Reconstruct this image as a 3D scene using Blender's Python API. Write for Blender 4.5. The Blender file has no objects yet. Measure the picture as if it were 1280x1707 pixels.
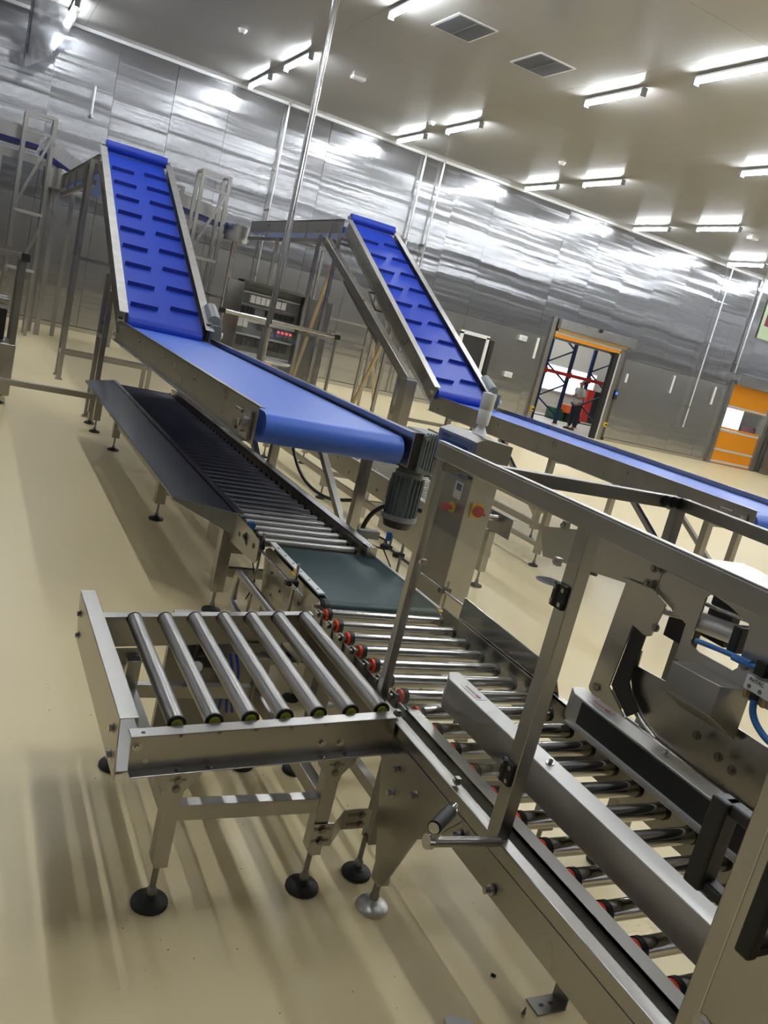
import bpy, bmesh, math, random
from mathutils import Vector, Matrix
random.seed(7)
SC = bpy.context.scene
COL = SC.collection
R = math.radians

# ------------------------------------------------------------------ camera
cd = bpy.data.cameras.new('camera'); cam = bpy.data.objects.new('camera', cd); COL.objects.link(cam)
def cam_axes(a, b, c):
    sa, ca, sb, cb, sc_, cc = math.sin(a), math.cos(a), math.sin(b), math.cos(b), math.sin(c), math.cos(c)
    f = Vector((sa*cb, ca*cb, -sb)); r0 = Vector((ca, -sa, 0)); d0 = f.cross(r0)
    return cc*r0 + sc_*d0, -sc_*r0 + cc*d0, f
cr, cdn, cf = cam_axes(R(28.686), R(11.855), R(-13.938))
cam.matrix_world = Matrix(((cr.x, -cdn.x, -cf.x, 0), (cr.y, -cdn.y, -cf.y, 0), (cr.z, -cdn.z, -cf.z, 1.74), (0, 0, 0, 1)))
cd.sensor_fit = 'VERTICAL'; cd.sensor_height = 24.0; cd.lens = 1400/1707*24.0
cd.clip_start = 0.05; cd.clip_end = 200
SC.camera = cam
# ------------------------------------------------------------------ world, exposure (an enclosed hall: lamps do the lighting)
w = bpy.data.worlds.new('world'); SC.world = w; w.use_nodes = True
w.node_tree.nodes['Background'].inputs[0].default_value = (0.75, 0.85, 1, 1)
w.node_tree.nodes['Background'].inputs[1].default_value = 0.6
SC.view_settings.view_transform = 'Standard'; SC.view_settings.look = 'None'
SC.view_settings.gamma = 1; SC.view_settings.use_curve_mapping = False
SC.view_settings.exposure = 0.0
LAMP = 112.0

# ------------------------------------------------------------------ materials
MATS = {}
def mat(name, color, metal=0.0, rough=0.5, noise=0.0, nscale=8, bump=0.0, bscale=(40, 40, 40), emit=None, es=1, trans=0, alpha=1, nstretch=(1, 1, 1), rvar=0.0, spec=None, coat=0):
    m = bpy.data.materials.new(name); m.use_nodes = True; nt = m.node_tree; b = nt.nodes['Principled BSDF']
    b.inputs['Base Color'].default_value = (*color, 1); b.inputs['Metallic'].default_value = metal
    b.inputs['Roughness'].default_value = rough
    if spec is not None: b.inputs['Specular IOR Level'].default_value = spec
    if coat: b.inputs['Coat Weight'].default_value = coat; b.inputs['Coat Roughness'].default_value = 0.1
    if trans: b.inputs['Transmission Weight'].default_value = trans
    if alpha < 1: b.inputs['Alpha'].default_value = alpha
    if emit: b.inputs['Emission Color'].default_value = (*emit, 1); b.inputs['Emission Strength'].default_value = es
    L = nt.links
    if noise or bump or rvar:
        g = nt.nodes.new('ShaderNodeNewGeometry')
        mp = nt.nodes.new('ShaderNodeMapping'); mp.inputs['Scale'].default_value = nstretch; L.new(g.outputs['Position'], mp.inputs['Vector'])
        n = nt.nodes.new('ShaderNodeTexNoise'); n.inputs['Scale'].default_value = nscale; n.inputs['Detail'].default_value = 5
        L.new(mp.outputs[0], n.inputs['Vector'])
        if noise:
            mx = nt.nodes.new('ShaderNodeMixRGB'); mx.inputs[1].default_value = (*[max(0, c*(1-noise)) for c in color], 1)
            mx.inputs[2].default_value = (*[min(1, c*(1+noise)) for c in color], 1)
            L.new(n.outputs['Fac'], mx.inputs[0]); L.new(mx.outputs[0], b.inputs['Base Color'])
        if rvar:
            mr = nt.nodes.new('ShaderNodeMapRange'); mr.inputs['From Min'].default_value = .3; mr.inputs['From Max'].default_value = .7
            mr.inputs['To Min'].default_value = max(.02, rough-rvar); mr.inputs['To Max'].default_value = rough+rvar
            L.new(n.outputs['Fac'], mr.inputs[0]); L.new(mr.outputs[0], b.inputs['Roughness'])
        if bump:
            mp2 = nt.nodes.new('ShaderNodeMapping'); mp2.inputs['Scale'].default_value = bscale; L.new(g.outputs['Position'], mp2.inputs['Vector'])
            n2 = nt.nodes.new('ShaderNodeTexNoise'); n2.inputs['Scale'].default_value = 1; n2.inputs['Detail'].default_value = 3
            L.new(mp2.outputs[0], n2.inputs['Vector'])
            bp = nt.nodes.new('ShaderNodeBump'); bp.inputs['Strength'].default_value = 1; bp.inputs['Distance'].default_value = bump
            L.new(n2.outputs['Fac'], bp.inputs['Height']); L.new(bp.outputs[0], b.inputs['Normal'])
    MATS[name] = m; return m
STEEL = mat('brushed_steel', (.415, .402, .375), 1, .30, .13, 4, rvar=.03)
STEELD = mat('dull_steel', (.26, .25, .232), 1, .36, .12, 3, rvar=.03)
TRAYM = mat('reflection_dark_steel', (.12, .125, .135), 1, .25, .12, 3)  # plain sheet steel, its dark reflections put into the base colour
FLANGE = mat('worn_bright_flange', (.62, .60, .58), .85, .42, .22, 6, nstretch=(1, 1, 4))
CHROME = mat('chrome', (.48, .47, .45), 1, .17)
ROLL = mat('zinc_roller', (.40, .39, .37), 1, .35)
ALU = mat('aluminium', (.58, .57, .55), 1, .42, .04, 6)
POL = mat('polished_plate', (.5, .49, .46), 1, .16, .08, 4)
BLUE = mat('sheen_blue_belt', (.07, .17, .68), 0, .38, .06, 5)  # base colour lightened to carry the grazing sheen on level belts
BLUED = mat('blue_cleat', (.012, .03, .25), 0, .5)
BLUEIN = mat('blue_incline_belt', (.013, .05, .44), 0, .42, .05, 5)  # same belting without the painted sheen
GREEN = mat('green_belt', (.012, .04, .038), 0, .42, .15, 6)
BLACK = mat('black_plastic', (.012, .012, .013), 0, .45)
RUB = mat('black_rubber', (.02, .02, .02), 0, .55, .3, 30)
ORANGE = mat('orange_seal', (.75, .07, .025), 0, .45)
YEL = mat('yellow_green_core', (.35, .4, .03), 0, .5)
YELLOW = mat('yellow_plastic', (.75, .5, .03), 0, .45)
RED = mat('red_plastic', (.5, .02, .025), 0, .4)
WHITEP = mat('white_plastic', (.82, .82, .81), 0, .4)
WHITES = mat('white_paint', (.7, .7, .7), .2, .4)
MOTOR = mat('grey_cast_paint', (.15, .175, .18), .2, .45, .1, 20)
GEARM = mat('gearbox_grey', (.24, .27, .265), .2, .45, .1, 20)
MOTORL = mat('light_grey_paint', (.22, .24, .25), .2, .4)
CABLE = mat('black_cable', (.01, .01, .011), 0, .5)
BLUEH = mat('blue_hose', (.04, .18, .5), 0, .35)
BLUES = mat('blue_sensor', (.01, .14, .42), 0, .4)
BRASS = mat('brass', (.6, .42, .2), 1, .35)
WOOD = mat('tan_brace', (.45, .36, .22), .4, .4)
ORCURT = mat('orange_curtain', (.80, .30, .008), 0, .42, .05, 3)
NAVY = mat('navy_paint', (.01, .025, .09), 0, .45)
REDP = mat('red_paint', (.45, .03, .02), 0, .45)
SKIN = mat('skin', (.32, .17, .11), 0, .6)
SHIRT = mat('grey_shirt', (.5, .5, .5), 0, .8)
PANTS = mat('dark_trousers', (.015, .018, .03), 0, .8)
HAIR = mat('black_hair', (.01, .01, .01), 0, .6)
PANELB = mat('screen_blue_grey', (.11, .14, .22), 0, .35)
SCRN = mat('screen_dark', (.02, .05, .15), 0, .2)
LAMPM = mat('lamp_glow', (1, 1, 1), 0, .5, emit=(.90, .95, 1.0), es=LAMP)
REDLED = mat('red_led', (1, .1, .1), emit=(1, .05, .04), es=3)
GRNLED = mat('green_led', (.1, 1, .3), emit=(.05, 1, .25), es=4)
BOARD = mat('lit_window', (1, 1, 1), emit=(.92, .96, 1), es=1.8)
CEIL = mat('ceiling_panel', (.335, .328, .315), 0, .13, .03, .6, spec=.5)
FLOORM = mat('epoxy_floor', (.84, .70, .41), 0, .34, .05, .9, rvar=.03, spec=.35)
FLOOR2 = mat('far_floor', (.7, .66, .6), 0, .35)
PAINTW = mat('far_wall_paint', (.55, .53, .47), 0, .6)
VENT = mat('vent_grey', (.16, .17, .19), .5, .5)
DARK = mat('dark_void', (.02, .02, .022), 0, .7)
def glass_mat(name, col, mixf, rough=.05, dirt=.06):
    m = bpy.data.materials.new(name); m.use_nodes = True; nt = m.node_tree; nt.nodes.remove(nt.nodes['Principled BSDF'])
    o = nt.nodes['Material Output']; t = nt.nodes.new('ShaderNodeBsdfTransparent'); t.inputs[0].default_value = (*col, 1)
    g = nt.nodes.new('ShaderNodeBsdfGlossy'); g.inputs['Roughness'].default_value = rough
    d = nt.nodes.new('ShaderNodeBsdfDiffuse'); d.inputs[0].default_value = (.7, .7, .68, 1)
    m1 = nt.nodes.new('ShaderNodeMixShader'); m1.inputs[0].default_value = mixf
    m2 = nt.nodes.new('ShaderNodeMixShader')
    n = nt.nodes.new('ShaderNodeTexNoise'); n.inputs['Scale'].default_value = 9
    g2 = nt.nodes.new('ShaderNodeNewGeometry'); nt.links.new(g2.outputs['Position'], n.inputs['Vector'])
    mr = nt.nodes.new('ShaderNodeMapRange'); mr.inputs['From Min'].default_value = .45; mr.inputs['From Max'].default_value = .8
    mr.inputs['To Min'].default_value = dirt*.5; mr.inputs['To Max'].default_value = dirt*3
    nt.links.new(n.outputs['Fac'], mr.inputs[0]); nt.links.new(mr.outputs[0], m2.inputs[0])
    nt.links.new(t.outputs[0], m1.inputs[1]); nt.links.new(g.outputs[0], m1.inputs[2])
    nt.links.new(m1.outputs[0], m2.inputs[1]); nt.links.new(d.outputs[0], m2.inputs[2]); nt.links.new(m2.outputs[0], o.inputs[0])
    return m
ACRYL = glass_mat('clear_acrylic', (.96, .965, .96), .06, .04, .02)
SMOKE = glass_mat('smoked_sheet', (.45, .46, .5), .25, .1)
# wavy mirror-like stainless wall cladding: reflections ripple with height
def wallsteel(name, amp, col=(.30, .30, .31, 1), metal=.8):
    m = bpy.data.materials.new(name); m.use_nodes = True; nt = m.node_tree; b = nt.nodes['Principled BSDF']; L = nt.links
    b.inputs['Base Color'].default_value = col; b.inputs['Anisotropic'].default_value = .93; tn = nt.nodes.new('ShaderNodeCombineXYZ'); tn.inputs[0].default_value = 1; L.new(tn.outputs[0], b.inputs['Tangent']); b.inputs['Metallic'].default_value = metal; b.inputs['Roughness'].default_value = .20
    g = nt.nodes.new('ShaderNodeNewGeometry'); oi = nt.nodes.new('ShaderNodeObjectInfo')
    va = nt.nodes.new('ShaderNodeVectorMath'); va.operation = 'MULTIPLY_ADD'
    cmb = nt.nodes.new('ShaderNodeCombineXYZ'); mul = nt.nodes.new('ShaderNodeMath'); mul.operation = 'MULTIPLY'; mul.inputs[1].default_value = .5
    L.new(oi.outputs['Random'], mul.inputs[0]); L.new(mul.outputs[0], cmb.inputs[2])
    L.new(g.outputs['Position'], va.inputs[0]); va.inputs[1].default_value = (.09, .09, 2.6); L.new(cmb.outputs[0], va.inputs[2])
    n = nt.nodes.new('ShaderNodeTexNoise'); n.inputs['Scale'].default_value = 1; n.inputs['Detail'].default_value = 2.5; n.inputs['Roughness'].default_value = .4
    L.new(va.outputs[0], n.inputs['Vector'])
    n3 = nt.nodes.new('ShaderNodeTexNoise'); n3.inputs['Scale'].default_value = 5; n3.inputs['Detail'].default_value = 2; L.new(g.outputs['Position'], n3.inputs['Vector'])
    b2 = nt.nodes.new('ShaderNodeBump'); b2.inputs['Distance'].default_value = .0008; L.new(n3.outputs['Fac'], b2.inputs['Height'])
    bp = nt.nodes.new('ShaderNodeBump'); bp.inputs['Distance'].default_value = amp; L.new(n.outputs['Fac'], bp.inputs['Height'])
    L.new(b2.outputs[0], bp.inputs['Normal']); L.new(bp.outputs[0], b.inputs['Normal'])
    return m
WALLS = wallsteel('wavy_wall_cladding', .024); WALLS2 = wallsteel('flat_wall_cladding', .007, (.40, .395, .38, 1), .75)  # lower panels paler: beige reflections put into their base colour

# ------------------------------------------------------------------ mesh helpers
class MB:
    def __init__(s, xf=None): s.v = []; s.f = []; s.sm = []; s.xf = xf; s.pc = []
    def piece(s): s.pc.append((len(s.v), len(s.f))); return s
    def add(s, vs, fs, smooth=False):
        o = len(s.v)
        s.v += [(s.xf @ Vector(v)) if s.xf else Vector(v) for v in vs]
        s.f += [tuple(i+o for i in f) for f in fs]; s.sm += [smooth]*len(fs); return s
    def box(s, x0, y0, z0, x1, y1, z1):
        x0, x1 = sorted((x0, x1)); y0, y1 = sorted((y0, y1)); z0, z1 = sorted((z0, z1))
        return s.add([(x0,y0,z0),(x1,y0,z0),(x1,y1,z0),(x0,y1,z0),(x0,y0,z1),(x1,y0,z1),(x1,y1,z1),(x0,y1,z1)],
                     [(0,3,2,1),(4,5,6,7),(0,1,5,4),(1,2,6,5),(2,3,7,6),(3,0,4,7)])
    def cbox(s, c, d): return s.box(c[0]-d[0]/2, c[1]-d[1]/2, c[2]-d[2]/2, c[0]+d[0]/2, c[1]+d[1]/2, c[2]+d[2]/2)
    def sweep(s, prof, p0, p1, up=(0, 0, 1)):           # closed 2D outline (side, up) extruded from p0 to p1
        p0, p1 = Vector(p0), Vector(p1); t = (p1-p0).normalized(); u = t.cross(Vector(up)).normalized(); v = u.cross(t)
        n = len(prof); vs = [p0+u*a+v*b for a, b in prof]+[p1+u*a+v*b for a, b in prof]
        fs = [(i, (i+1) % n, n+(i+1) % n, n+i) for i in range(n)]+[tuple(range(n-1, -1, -1)), tuple(range(n, 2*n))]
        return s.add(vs, fs)
    def beam(s, p0, p1, w, h, up=(0, 0, 1)):
        return s.sweep([(-w/2, -h/2), (w/2, -h/2), (w/2, h/2), (-w/2, h/2)], p0, p1, up)
    def cyl(s, p0, p1, r, n=14, r2=None, smooth=True):
        p0, p1 = Vector(p0), Vector(p1); t = (p1-p0).normalized(); a = Vector((0, 0, 1)) if abs(t.z) < .9 else Vector((1, 0, 0))
        u = t.cross(a).normalized(); v = t.cross(u); r2 = r if r2 is None else r2
        A = [(math.cos(2*math.pi*i/n), math.sin(2*math.pi*i/n)) for i in range(n)]
        s.add([p0+u*c*r+v*d*r for c, d in A]+[p1+u*c*r2+v*d*r2 for c, d in A], [(i, (i+1) % n, n+(i+1) % n, n+i) for i in range(n)], smooth)
        s.add([p0+u*c*r+v*d*r for c, d in A], [tuple(range(n-1, -1, -1))]); s.add([p1+u*c*r2+v*d*r2 for c, d in A], [tuple(range(n))]); return s
    def lathe(s, prof, c, n=20):                        # (radius, z) turned about the vertical through c
        vs = []; c = Vector(c)
        for r, z in prof: vs += [c+Vector((r*math.cos(2*math.pi*i/n), r*math.sin(2*math.pi*i/n), z)) for i in range(n)]
        fs = [(k*n+i, k*n+(i+1) % n, (k+1)*n+(i+1) % n, (k+1)*n+i) for k in range(len(prof)-1) for i in range(n)]
        s.add(vs, fs, True); s.add(vs[-n:], [tuple(range(n))]); s.add(vs[:n], [tuple(range(n-1, -1, -1))]); return s
    def tube(s, pts, r, n=8, sub=5):
        P = [Vector(p) for p in pts]
        if sub > 1 and len(P) > 2:
            Q = [P[0]*2-P[1]]+P+[P[-1]*2-P[-2]]; out = []
            for i in range(1, len(Q)-2):
                for k in range(sub):
                    t = k/sub; a, b, c, d = Q[i-1:i+3]
                    out.append(.5*((2*b)+(c-a)*t+(2*a-5*b+4*c-d)*t*t+(3*b-a-3*c+d)*t**3))
            P = out+[P[-1]]
        vs = []; pu = None
        for i, p in enumerate(P):
            t = (P[min(i+1, len(P)-1)]-P[max(i-1, 0)]).normalized()
            u = (pu-t*pu.dot(t)) if pu else t.cross(Vector((0, 0, 1)) if abs(t.z) < .9 else Vector((1, 0, 0)))
            u.normalize(); pu = u; v = t.cross(u)
            vs += [p+u*math.cos(2*math.pi*k/n)*r+v*math.sin(2*math.pi*k/n)*r for k in range(n)]
        m = len(P)
        s.add(vs, [(i*n+k, i*n+(k+1) % n, (i+1)*n+(k+1) % n, (i+1)*n+k) for i in range(m-1) for k in range(n)], True)
        s.add(vs[:n], [tuple(range(n-1, -1, -1))]); s.add(vs[-n:], [tuple(range(n))]); return s
    def plate(s, axis, a, b, poly, hole=None):          # polygon extruded along x, y or z between a and b
        def P(t, q): return {'x': (t, q[0], q[1]), 'y': (q[0], t, q[1]), 'z': (q[0], q[1], t)}[axis]
        bm = bmesh.new(); ed = []
        for lp in [poly]+([hole] if hole else []):
            vv = [bm.verts.new(P(a, q)) for q in lp]; ed += [bm.edges.new((vv[i], vv[(i+1) % len(vv)])) for i in range(len(vv))]
        bmesh.ops.triangle_fill(bm, edges=ed, use_beauty=True)
        ret = bmesh.ops.extrude_face_region(bm, geom=list(bm.faces))
        off = Vector(P(b, (0, 0)))-Vector(P(a, (0, 0)))
        for g in ret['geom']:
            if isinstance(g, bmesh.types.BMVert): g.co += off
        bmesh.ops.recalc_face_normals(bm, faces=bm.faces); bm.verts.index_update()
        s.add([v.co.copy() for v in bm.verts], [tuple(v.index for v in f.verts) for f in bm.faces]); bm.free(); return s
    def build(s, name, m, parent=None, bevel=0, **kw):
        if len(s.pc) > 1 and kw.get('kind') != 'stuff':      # marked pieces become objects of their own
            r = None; mk = s.pc+[(len(s.v), len(s.f))]
            for (v0, f0), (v1, f1) in zip(mk, mk[1:]):
                q = MB(); q.v = s.v[v0:v1]; q.f = [tuple(i-v0 for i in f) for f in s.f[f0:f1]]; q.sm = s.sm[f0:f1]
                r = q.build(name, m, parent, bevel, **kw)
            return r
        me = bpy.data.meshes.new(name); org = Vector((0, 0, 0))
        if parent is not None:
            q = parent
            while q is not None: org = org+Vector(q.location); q = q.parent
        elif s.v:
            xs, ys, zs = [v.x for v in s.v], [v.y for v in s.v], [v.z for v in s.v]
            org = Vector(((min(xs)+max(xs))/2, (min(ys)+max(ys))/2, min(zs)))
        me.from_pydata([v-org for v in s.v], [], s.f); me.materials.append(m)
        bm = bmesh.new(); bm.from_mesh(me)
        for f, q in zip(bm.faces, s.sm): f.smooth = q
        bmesh.ops.recalc_face_normals(bm, faces=bm.faces); bm.to_mesh(me); bm.free()
        o = bpy.data.objects.new(name, me); COL.objects.link(o)
        if parent is not None: o.parent = parent
        else: o.location = org
        if bevel:
            b = o.modifiers.new('bevel', 'BEVEL'); b.width = bevel; b.segments = 2; b.limit_method = 'ANGLE'; b.angle_limit = R(50)
        for k, v in kw.items(): o[k] = v
        return o
def thing(name, loc, label, cat, group=None):
    o = bpy.data.objects.new(name, None); COL.objects.link(o); o.location = loc; o.empty_display_size = .1
    o['label'] = label; o['category'] = cat
    if group: o['group'] = group
    return o
def tag(o, label, cat, group=None):
    o['label'] = label; o['category'] = cat
    if group: o['group'] = group
    return o
def copy_part(o, parent, d):
    c = o.copy(); COL.objects.link(c); c.parent = parent; c.location = Vector(o.location)+Vector(d)
    for ch in list(o.children):
        k = ch.copy(); COL.objects.link(k); k.parent = c; k.location = ch.location
    return c
def copy_tree(o, parent=None):
    kids = list(o.children); c = o.copy(); COL.objects.link(c)
    if parent is not None: c.parent = parent
    for ch in kids: copy_tree(ch, c)
    return c
def struct(name, mb, m, **kw): return mb.build(name, m, None, kind='structure', **kw)
def lettering(txt, size, origin, ux, uy, m, parent, name='lettering'):
    cu = bpy.data.curves.new(name, 'FONT'); cu.body = txt; cu.size = size; cu.extrude = .0003
    tmp = bpy.data.objects.new('tmp', cu); COL.objects.link(tmp); dg = bpy.context.evaluated_depsgraph_get()
    me = bpy.data.meshes.new_from_object(tmp.evaluated_get(dg)); bpy.data.objects.remove(tmp)
    ux, uy = Vector(ux).normalized(), Vector(uy).normalized(); uz = ux.cross(uy); org = Vector((0, 0, 0)); q = parent
    while q is not None: org = org+Vector(q.location); q = q.parent
    M = Matrix(((ux.x, uy.x, uz.x, 0), (ux.y, uy.y, uz.y, 0), (ux.z, uy.z, uz.z, 0), (0, 0, 0, 1)))
    me.transform(Matrix.Translation(Vector(origin)-org) @ M); me.materials.clear(); me.materials.append(m); me.name = name
    o = bpy.data.objects.new(name, me); COL.objects.link(o); o.parent = parent; return o
def cprof(w, h, t=.003): return [(0, 0), (w, 0), (w, t), (t, t), (t, h-t), (w, h-t), (w, h), (0, h)]
def mir(p): return [(-a, b) for a, b in p][::-1]
def tube_leg(name, x, y, z0, z1, w, parent, m=STEEL, bevel=.002):
    return MB().box(x-w/2, y-w/2, z0, x+w/2, y+w/2, z1).build(name, m, parent, bevel)
def foot(parent, x, y, ztop, r=.05, m=RUB, rod=.009):    # levelling foot: pad, ball socket, threaded rod
    f = MB().lathe([(r, 0), (r, .009), (r*.94, .014), (r*.60, .019), (r*.30, .027), (r*.26, .034)], (x, y, .001)).build('levelling_foot', m, parent)
    MB().lathe([(.014, .034), (.016, .045), (.012, .055), (rod, .06)], (x, y, 0), 12).cyl((x, y, .055), (x, y, ztop+.01), rod, 10).build('threaded_rod', STEELD, f)
    return f
def bolt(mb, p, d, r=.008, h=.007):
    mb.piece()
    p, d = Vector(p), Vector(d).normalized(); mb.cyl(p-d*.004, p+d*.002, r*1.6, 12); mb.cyl(p, p+d*h, r, 6, smooth=False); return mb

# ================================================================== SETTING
YW, ZC, XL, XR, YF = 21.4, 6.46, -1.7, 30.0, -3.0
D1 = (15.87, 18.62, 2.95)   # door opening to the next room
struct('floor', MB().box(XL-.2, YF-.2, -.1, XR+.2, YW+.25, 0), FLOORM)
ce = struct('ceiling', MB().box(XL-.2, YF-.2, ZC+.03, XR+.2, YW+.1, ZC+.1), MOTOR)
for i in range(9):
    x_ = XL-.2+i*3.56
    for j in range(4):
        y_ = YF-.2+j*6.15; MB().box(x_+.002, y_+.002, ZC, min(XR+.2, x_+3.558), y_+6.148, ZC+.029).build('ceiling_panel', CEIL, ce)
def bare(name, x0, y0, z0, x1, y1, z1, m): return struct(name, MB().box(x0, y0, z0, x1, y1, z1), m)
wb = struct('wall_back', MB().box(XL-.2, YW+.04, 0, D1[0], YW+.2, ZC).box(D1[1], YW+.04, 0, 23.93, YW+.2, ZC)
            .box(D1[0], YW+.04, D1[2], D1[1], YW+.2, ZC).box(26.1, YW+.04, 0, XR+.2, YW+.2, ZC).box(23.93, YW+.04, 2.83, 26.1, YW+.2, ZC), STEELD)
def panel(x0, z0, x1, z1, parent=wb):
    b = MB(); g = .004; t = .036
    dx, dz = random.uniform(-.0035, .0035), random.uniform(-.008, .008)
    b.add([(x0+g, YW+.05, z0+g), (x1-g, YW+.05, z0+g), (x1-g, YW+.05, z1-g), (x0+g, YW+.05, z1-g),
           (x0+g, YW+dx, z0+g), (x1-g, YW-dx, z0+g), (x1-g, YW-dx+dz, z1-g), (x0+g, YW+dx+dz, z1-g)],
          [(0,1,2,3), (7,6,5,4), (0,4,5,1), (1,5,6,2), (2,6,7,3), (3,7,4,0)])
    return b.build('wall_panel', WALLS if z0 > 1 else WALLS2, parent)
xs = [2.46+1.29*i for i in range(-3, 22)]
xs = [XL]+[x for x in xs if XL+.1 < x < XR-.1]+[XR]
ZS = 2.72
for a, b_ in zip(xs, xs[1:]):
    panel(a, ZS, b_, ZC-.02)
    segs = [(a, b_)]
    for lo, hi in ((15.78, 19.0), (23.93, 26.1)):
        nx = []
        for s0, s1 in segs:
            if s1 <= lo or s0 >= hi: nx.append((s0, s1)); continue
            if s0 < lo: nx.append((s0, lo))
            if s1 > hi: nx.append((hi, s1))
        segs = nx
    for s0, s1 in segs:
        if s1-s0 > .05: panel(s0, .11, s1, ZS)
struct('trim_1', MB().box(XL, YW-.05, ZC-.07, XR, YW-.005, ZC-.002), WHITES)
struct('baseboard_back', MB().box(XL, YW-.05, 0, 12.7, YW, .10).box(12.72, YW-.05, 0, 15.78, YW, .10).box(19., YW-.05, 0, 23.8, YW, .10), POL)
wl = struct('wall_left', MB().box(XL-.2, YF, 0, XL-.03, YW, ZC), STEELD)
for k in range(10):
    y0 = YF+k*2.44; MB().box(XL-.04, y0+.004, .02, XL, min(YW, y0+2.436), ZC-.02).build('wall_panel', WALLS, wl)
wr = struct('wall_right', MB().box(XR+.03, YF, 0, XR+.2, YW, ZC), STEELD)
for k in range(10):
    y0 = YF+k*2.44; MB().box(XR, y0+.004, .02, XR+.04, min(YW, y0+2.436), ZC-.02).build('wall_panel', WALLS, wr)
wf = struct('wall_front', MB().box(XL-.2, YF-.2, 0, XR+.2, YF-.03, ZC), STEELD)
for k in range(13):
    x0 = XL+k*2.44; MB().box(x0+.004, YF-.04, .02, min(XR, x0+2.436), YF, ZC-.02).build('wall_panel', WALLS, wf)
# wall details: light strips on the cladding, small boxes, side doorway
for i, (x, z0, z1) in enumerate(((19.23, 1.98, 2.27), (21.24, 2.0, 2.6), (23.25, 1.97, 2.59), (15.44, 2.0, 2.63), (9.9, 1.55, 2.2), (12.1, 1.6, 2.2))):
    w_ = ['first tall white strip right of the open doorway', 'middle white strip on the wall between the two doors', 'white strip just left of the orange door',
          'white strip on the wall left of the open doorway', 'white wall strip seen behind the right incline frame', 'white wall strip beside the right incline belt'][i]
    tag(MB().box(x-.04, YW-.03, z0, x+.04, YW-.012, z1).build('cover_strip', WHITEP), w_, 'strip', 'white strips on the back wall')
for i, (x, z, l) in enumerate(((14.86, 2.50, 'small white box high on wall beside the dark doorway'), (14.68, 1.36, 'small white socket box low on wall right of dark doorway'))):
    q = MB().box(x-.13, YW-.09, z-.08, x+.13, YW-.012, z+.08).build('wall_box', WHITEP, None, .01); tag(q, l, 'box')
    MB().box(x-.09, YW-.1, z-.05, x+.09, YW-.088, z+.05).build('cover', WHITES, q)
d3 = struct('door_3', MB().box(12.72, YW-.06, 0, 12.82, YW-.01, 2.25).box(13.62, YW-.06, 0, 13.72, YW-.01, 2.25).box(12.72, YW-.06, 2.2, 13.72, YW-.01, 2.3), WHITEP)
MB().box(12.82, YW-.03, 0, 13.62, YW-.013, 2.2).build('door_leaf', DARK, d3)
MB().box(13.76, YW-.08, .3, 13.9, YW-.01, 2.2).build('curtain_track', BLACK, d3)
# ---- open high speed door and the next room
d1 = struct('door_1', MB().box(15.72, YW-.12, 0, 15.87, YW+.1, 3.35).box(18.62, YW-.12, 0, 18.78, YW+.1, 3.02), STEEL)
MB().box(15.90, YW-.30, 3.05, 18.97, YW+.02, 3.34).build('header_box', STEEL, d1, .005)
MB().box(15.93, YW-.22, 2.96, 18.75, YW-.02, 3.05).build('roller_slot', BRASS, d1)
MB().box(15.93, YW-.12, 2.88, 18.6, YW-.04, 2.965).build('curtain_edge', WHITES, d1)
MB().box(15.93, YW-.13, 2.79, 18.58, YW-.03, 2.885).build('orange_curtain_bottom', ORCURT, d1)
MB().box(18.38, YW-.14, 0, 18.54, YW+.0, 2.80).build('black_guide', BLACK, d1)
MB().box(18.56, YW-.14, 0, 18.61, YW+.0, 2.80).build('white_guide', WHITES, d1)
MB().cyl((17.43, YW-.36, 3.30), (17.43, YW-.30, 3.30), .06, 12).build('door_radar', BLACK, d1)
for x in (18.80, 15.80):
    k_ = MB().box(x-.03, YW-.16, .45, x+.07, YW-.12, .60).build('photocell', YELLOW, d1)
    MB().cyl((x+.02, YW-.19, .52), (x+.02, YW-.16, .52), .03, 10).build('lens', BLACK, k_)
cp = MB().box(18.90, YW-.07, 1.38, 19.03, YW-.01, 1.66).build('door_control_panel', BLACK, None); tag(cp, 'black door control with small blue screen right of the open doorway', 'control panel')
MB().box(18.92, YW-.076, 1.53, 19.01, YW-.07, 1.63).build('screen', mat('blue_screen', (.05, .1, .6), emit=(.1, .25, 1), es=.8), cp)
bare('floor_far', 13.0, YW+.25, -.1, 40, 33, 0, FLOOR2)
bare('wall_far', 13.0, 29.1, 0, 40, 29.3, 5, PAINTW)
bare('ceiling_far', 13.0, YW+.2, 4.6, 40, 29.3, 4.7, PAINTW)
bare('wall_far_left', 12.9, YW+.2, 0, 13.0, 29.2, 4.7, PAINTW); bare('wall_far_right', 40, YW+.2, 0, 40.1, 29.2, 4.7, PAINTW)
wn = struct('window_1', MB().box(21.7, 29.02, .98, 24.5, 29.09, 2.08), WHITES)
for i in range(4):
    x0 = 21.75+i*.68; MB().box(x0, 29.0, 1.03, x0+.64, 29.03, 1.78).build('pane', BOARD, wn)
for i in range(9):
    x0 = 21.75+i*.302; MB().box(x0, 29.0, 1.83, x0+.27, 29.03, 2.03).build('pane', BOARD, wn)
for i, (lx, ly) in enumerate(((19.0, 24.0), (22.5, 24.0), (19.0, 27.0), (22.5, 27.0))):  # unseen lamps added to brighten the dark next room
    q = MB().box(lx-.06, ly-.7, 4.50, lx+.06, ly+.7, 4.56).build('ceiling_light', WHITES); tag(q, ['unseen light added in the next room, near left', 'unseen light added in the next room, near right', 'unseen light added in the next room, far left', 'unseen light added in the next room, far right'][i], 'ceiling light')
    MB().cyl((lx, ly-.68, 4.46), (lx, ly+.68, 4.46), .045, 12).build('tube', LAMPM, q)
w2 = struct('window_2', MB().box(32.2, 29.02, .98, 33.9, 29.09, 2.2), WHITES)
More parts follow.
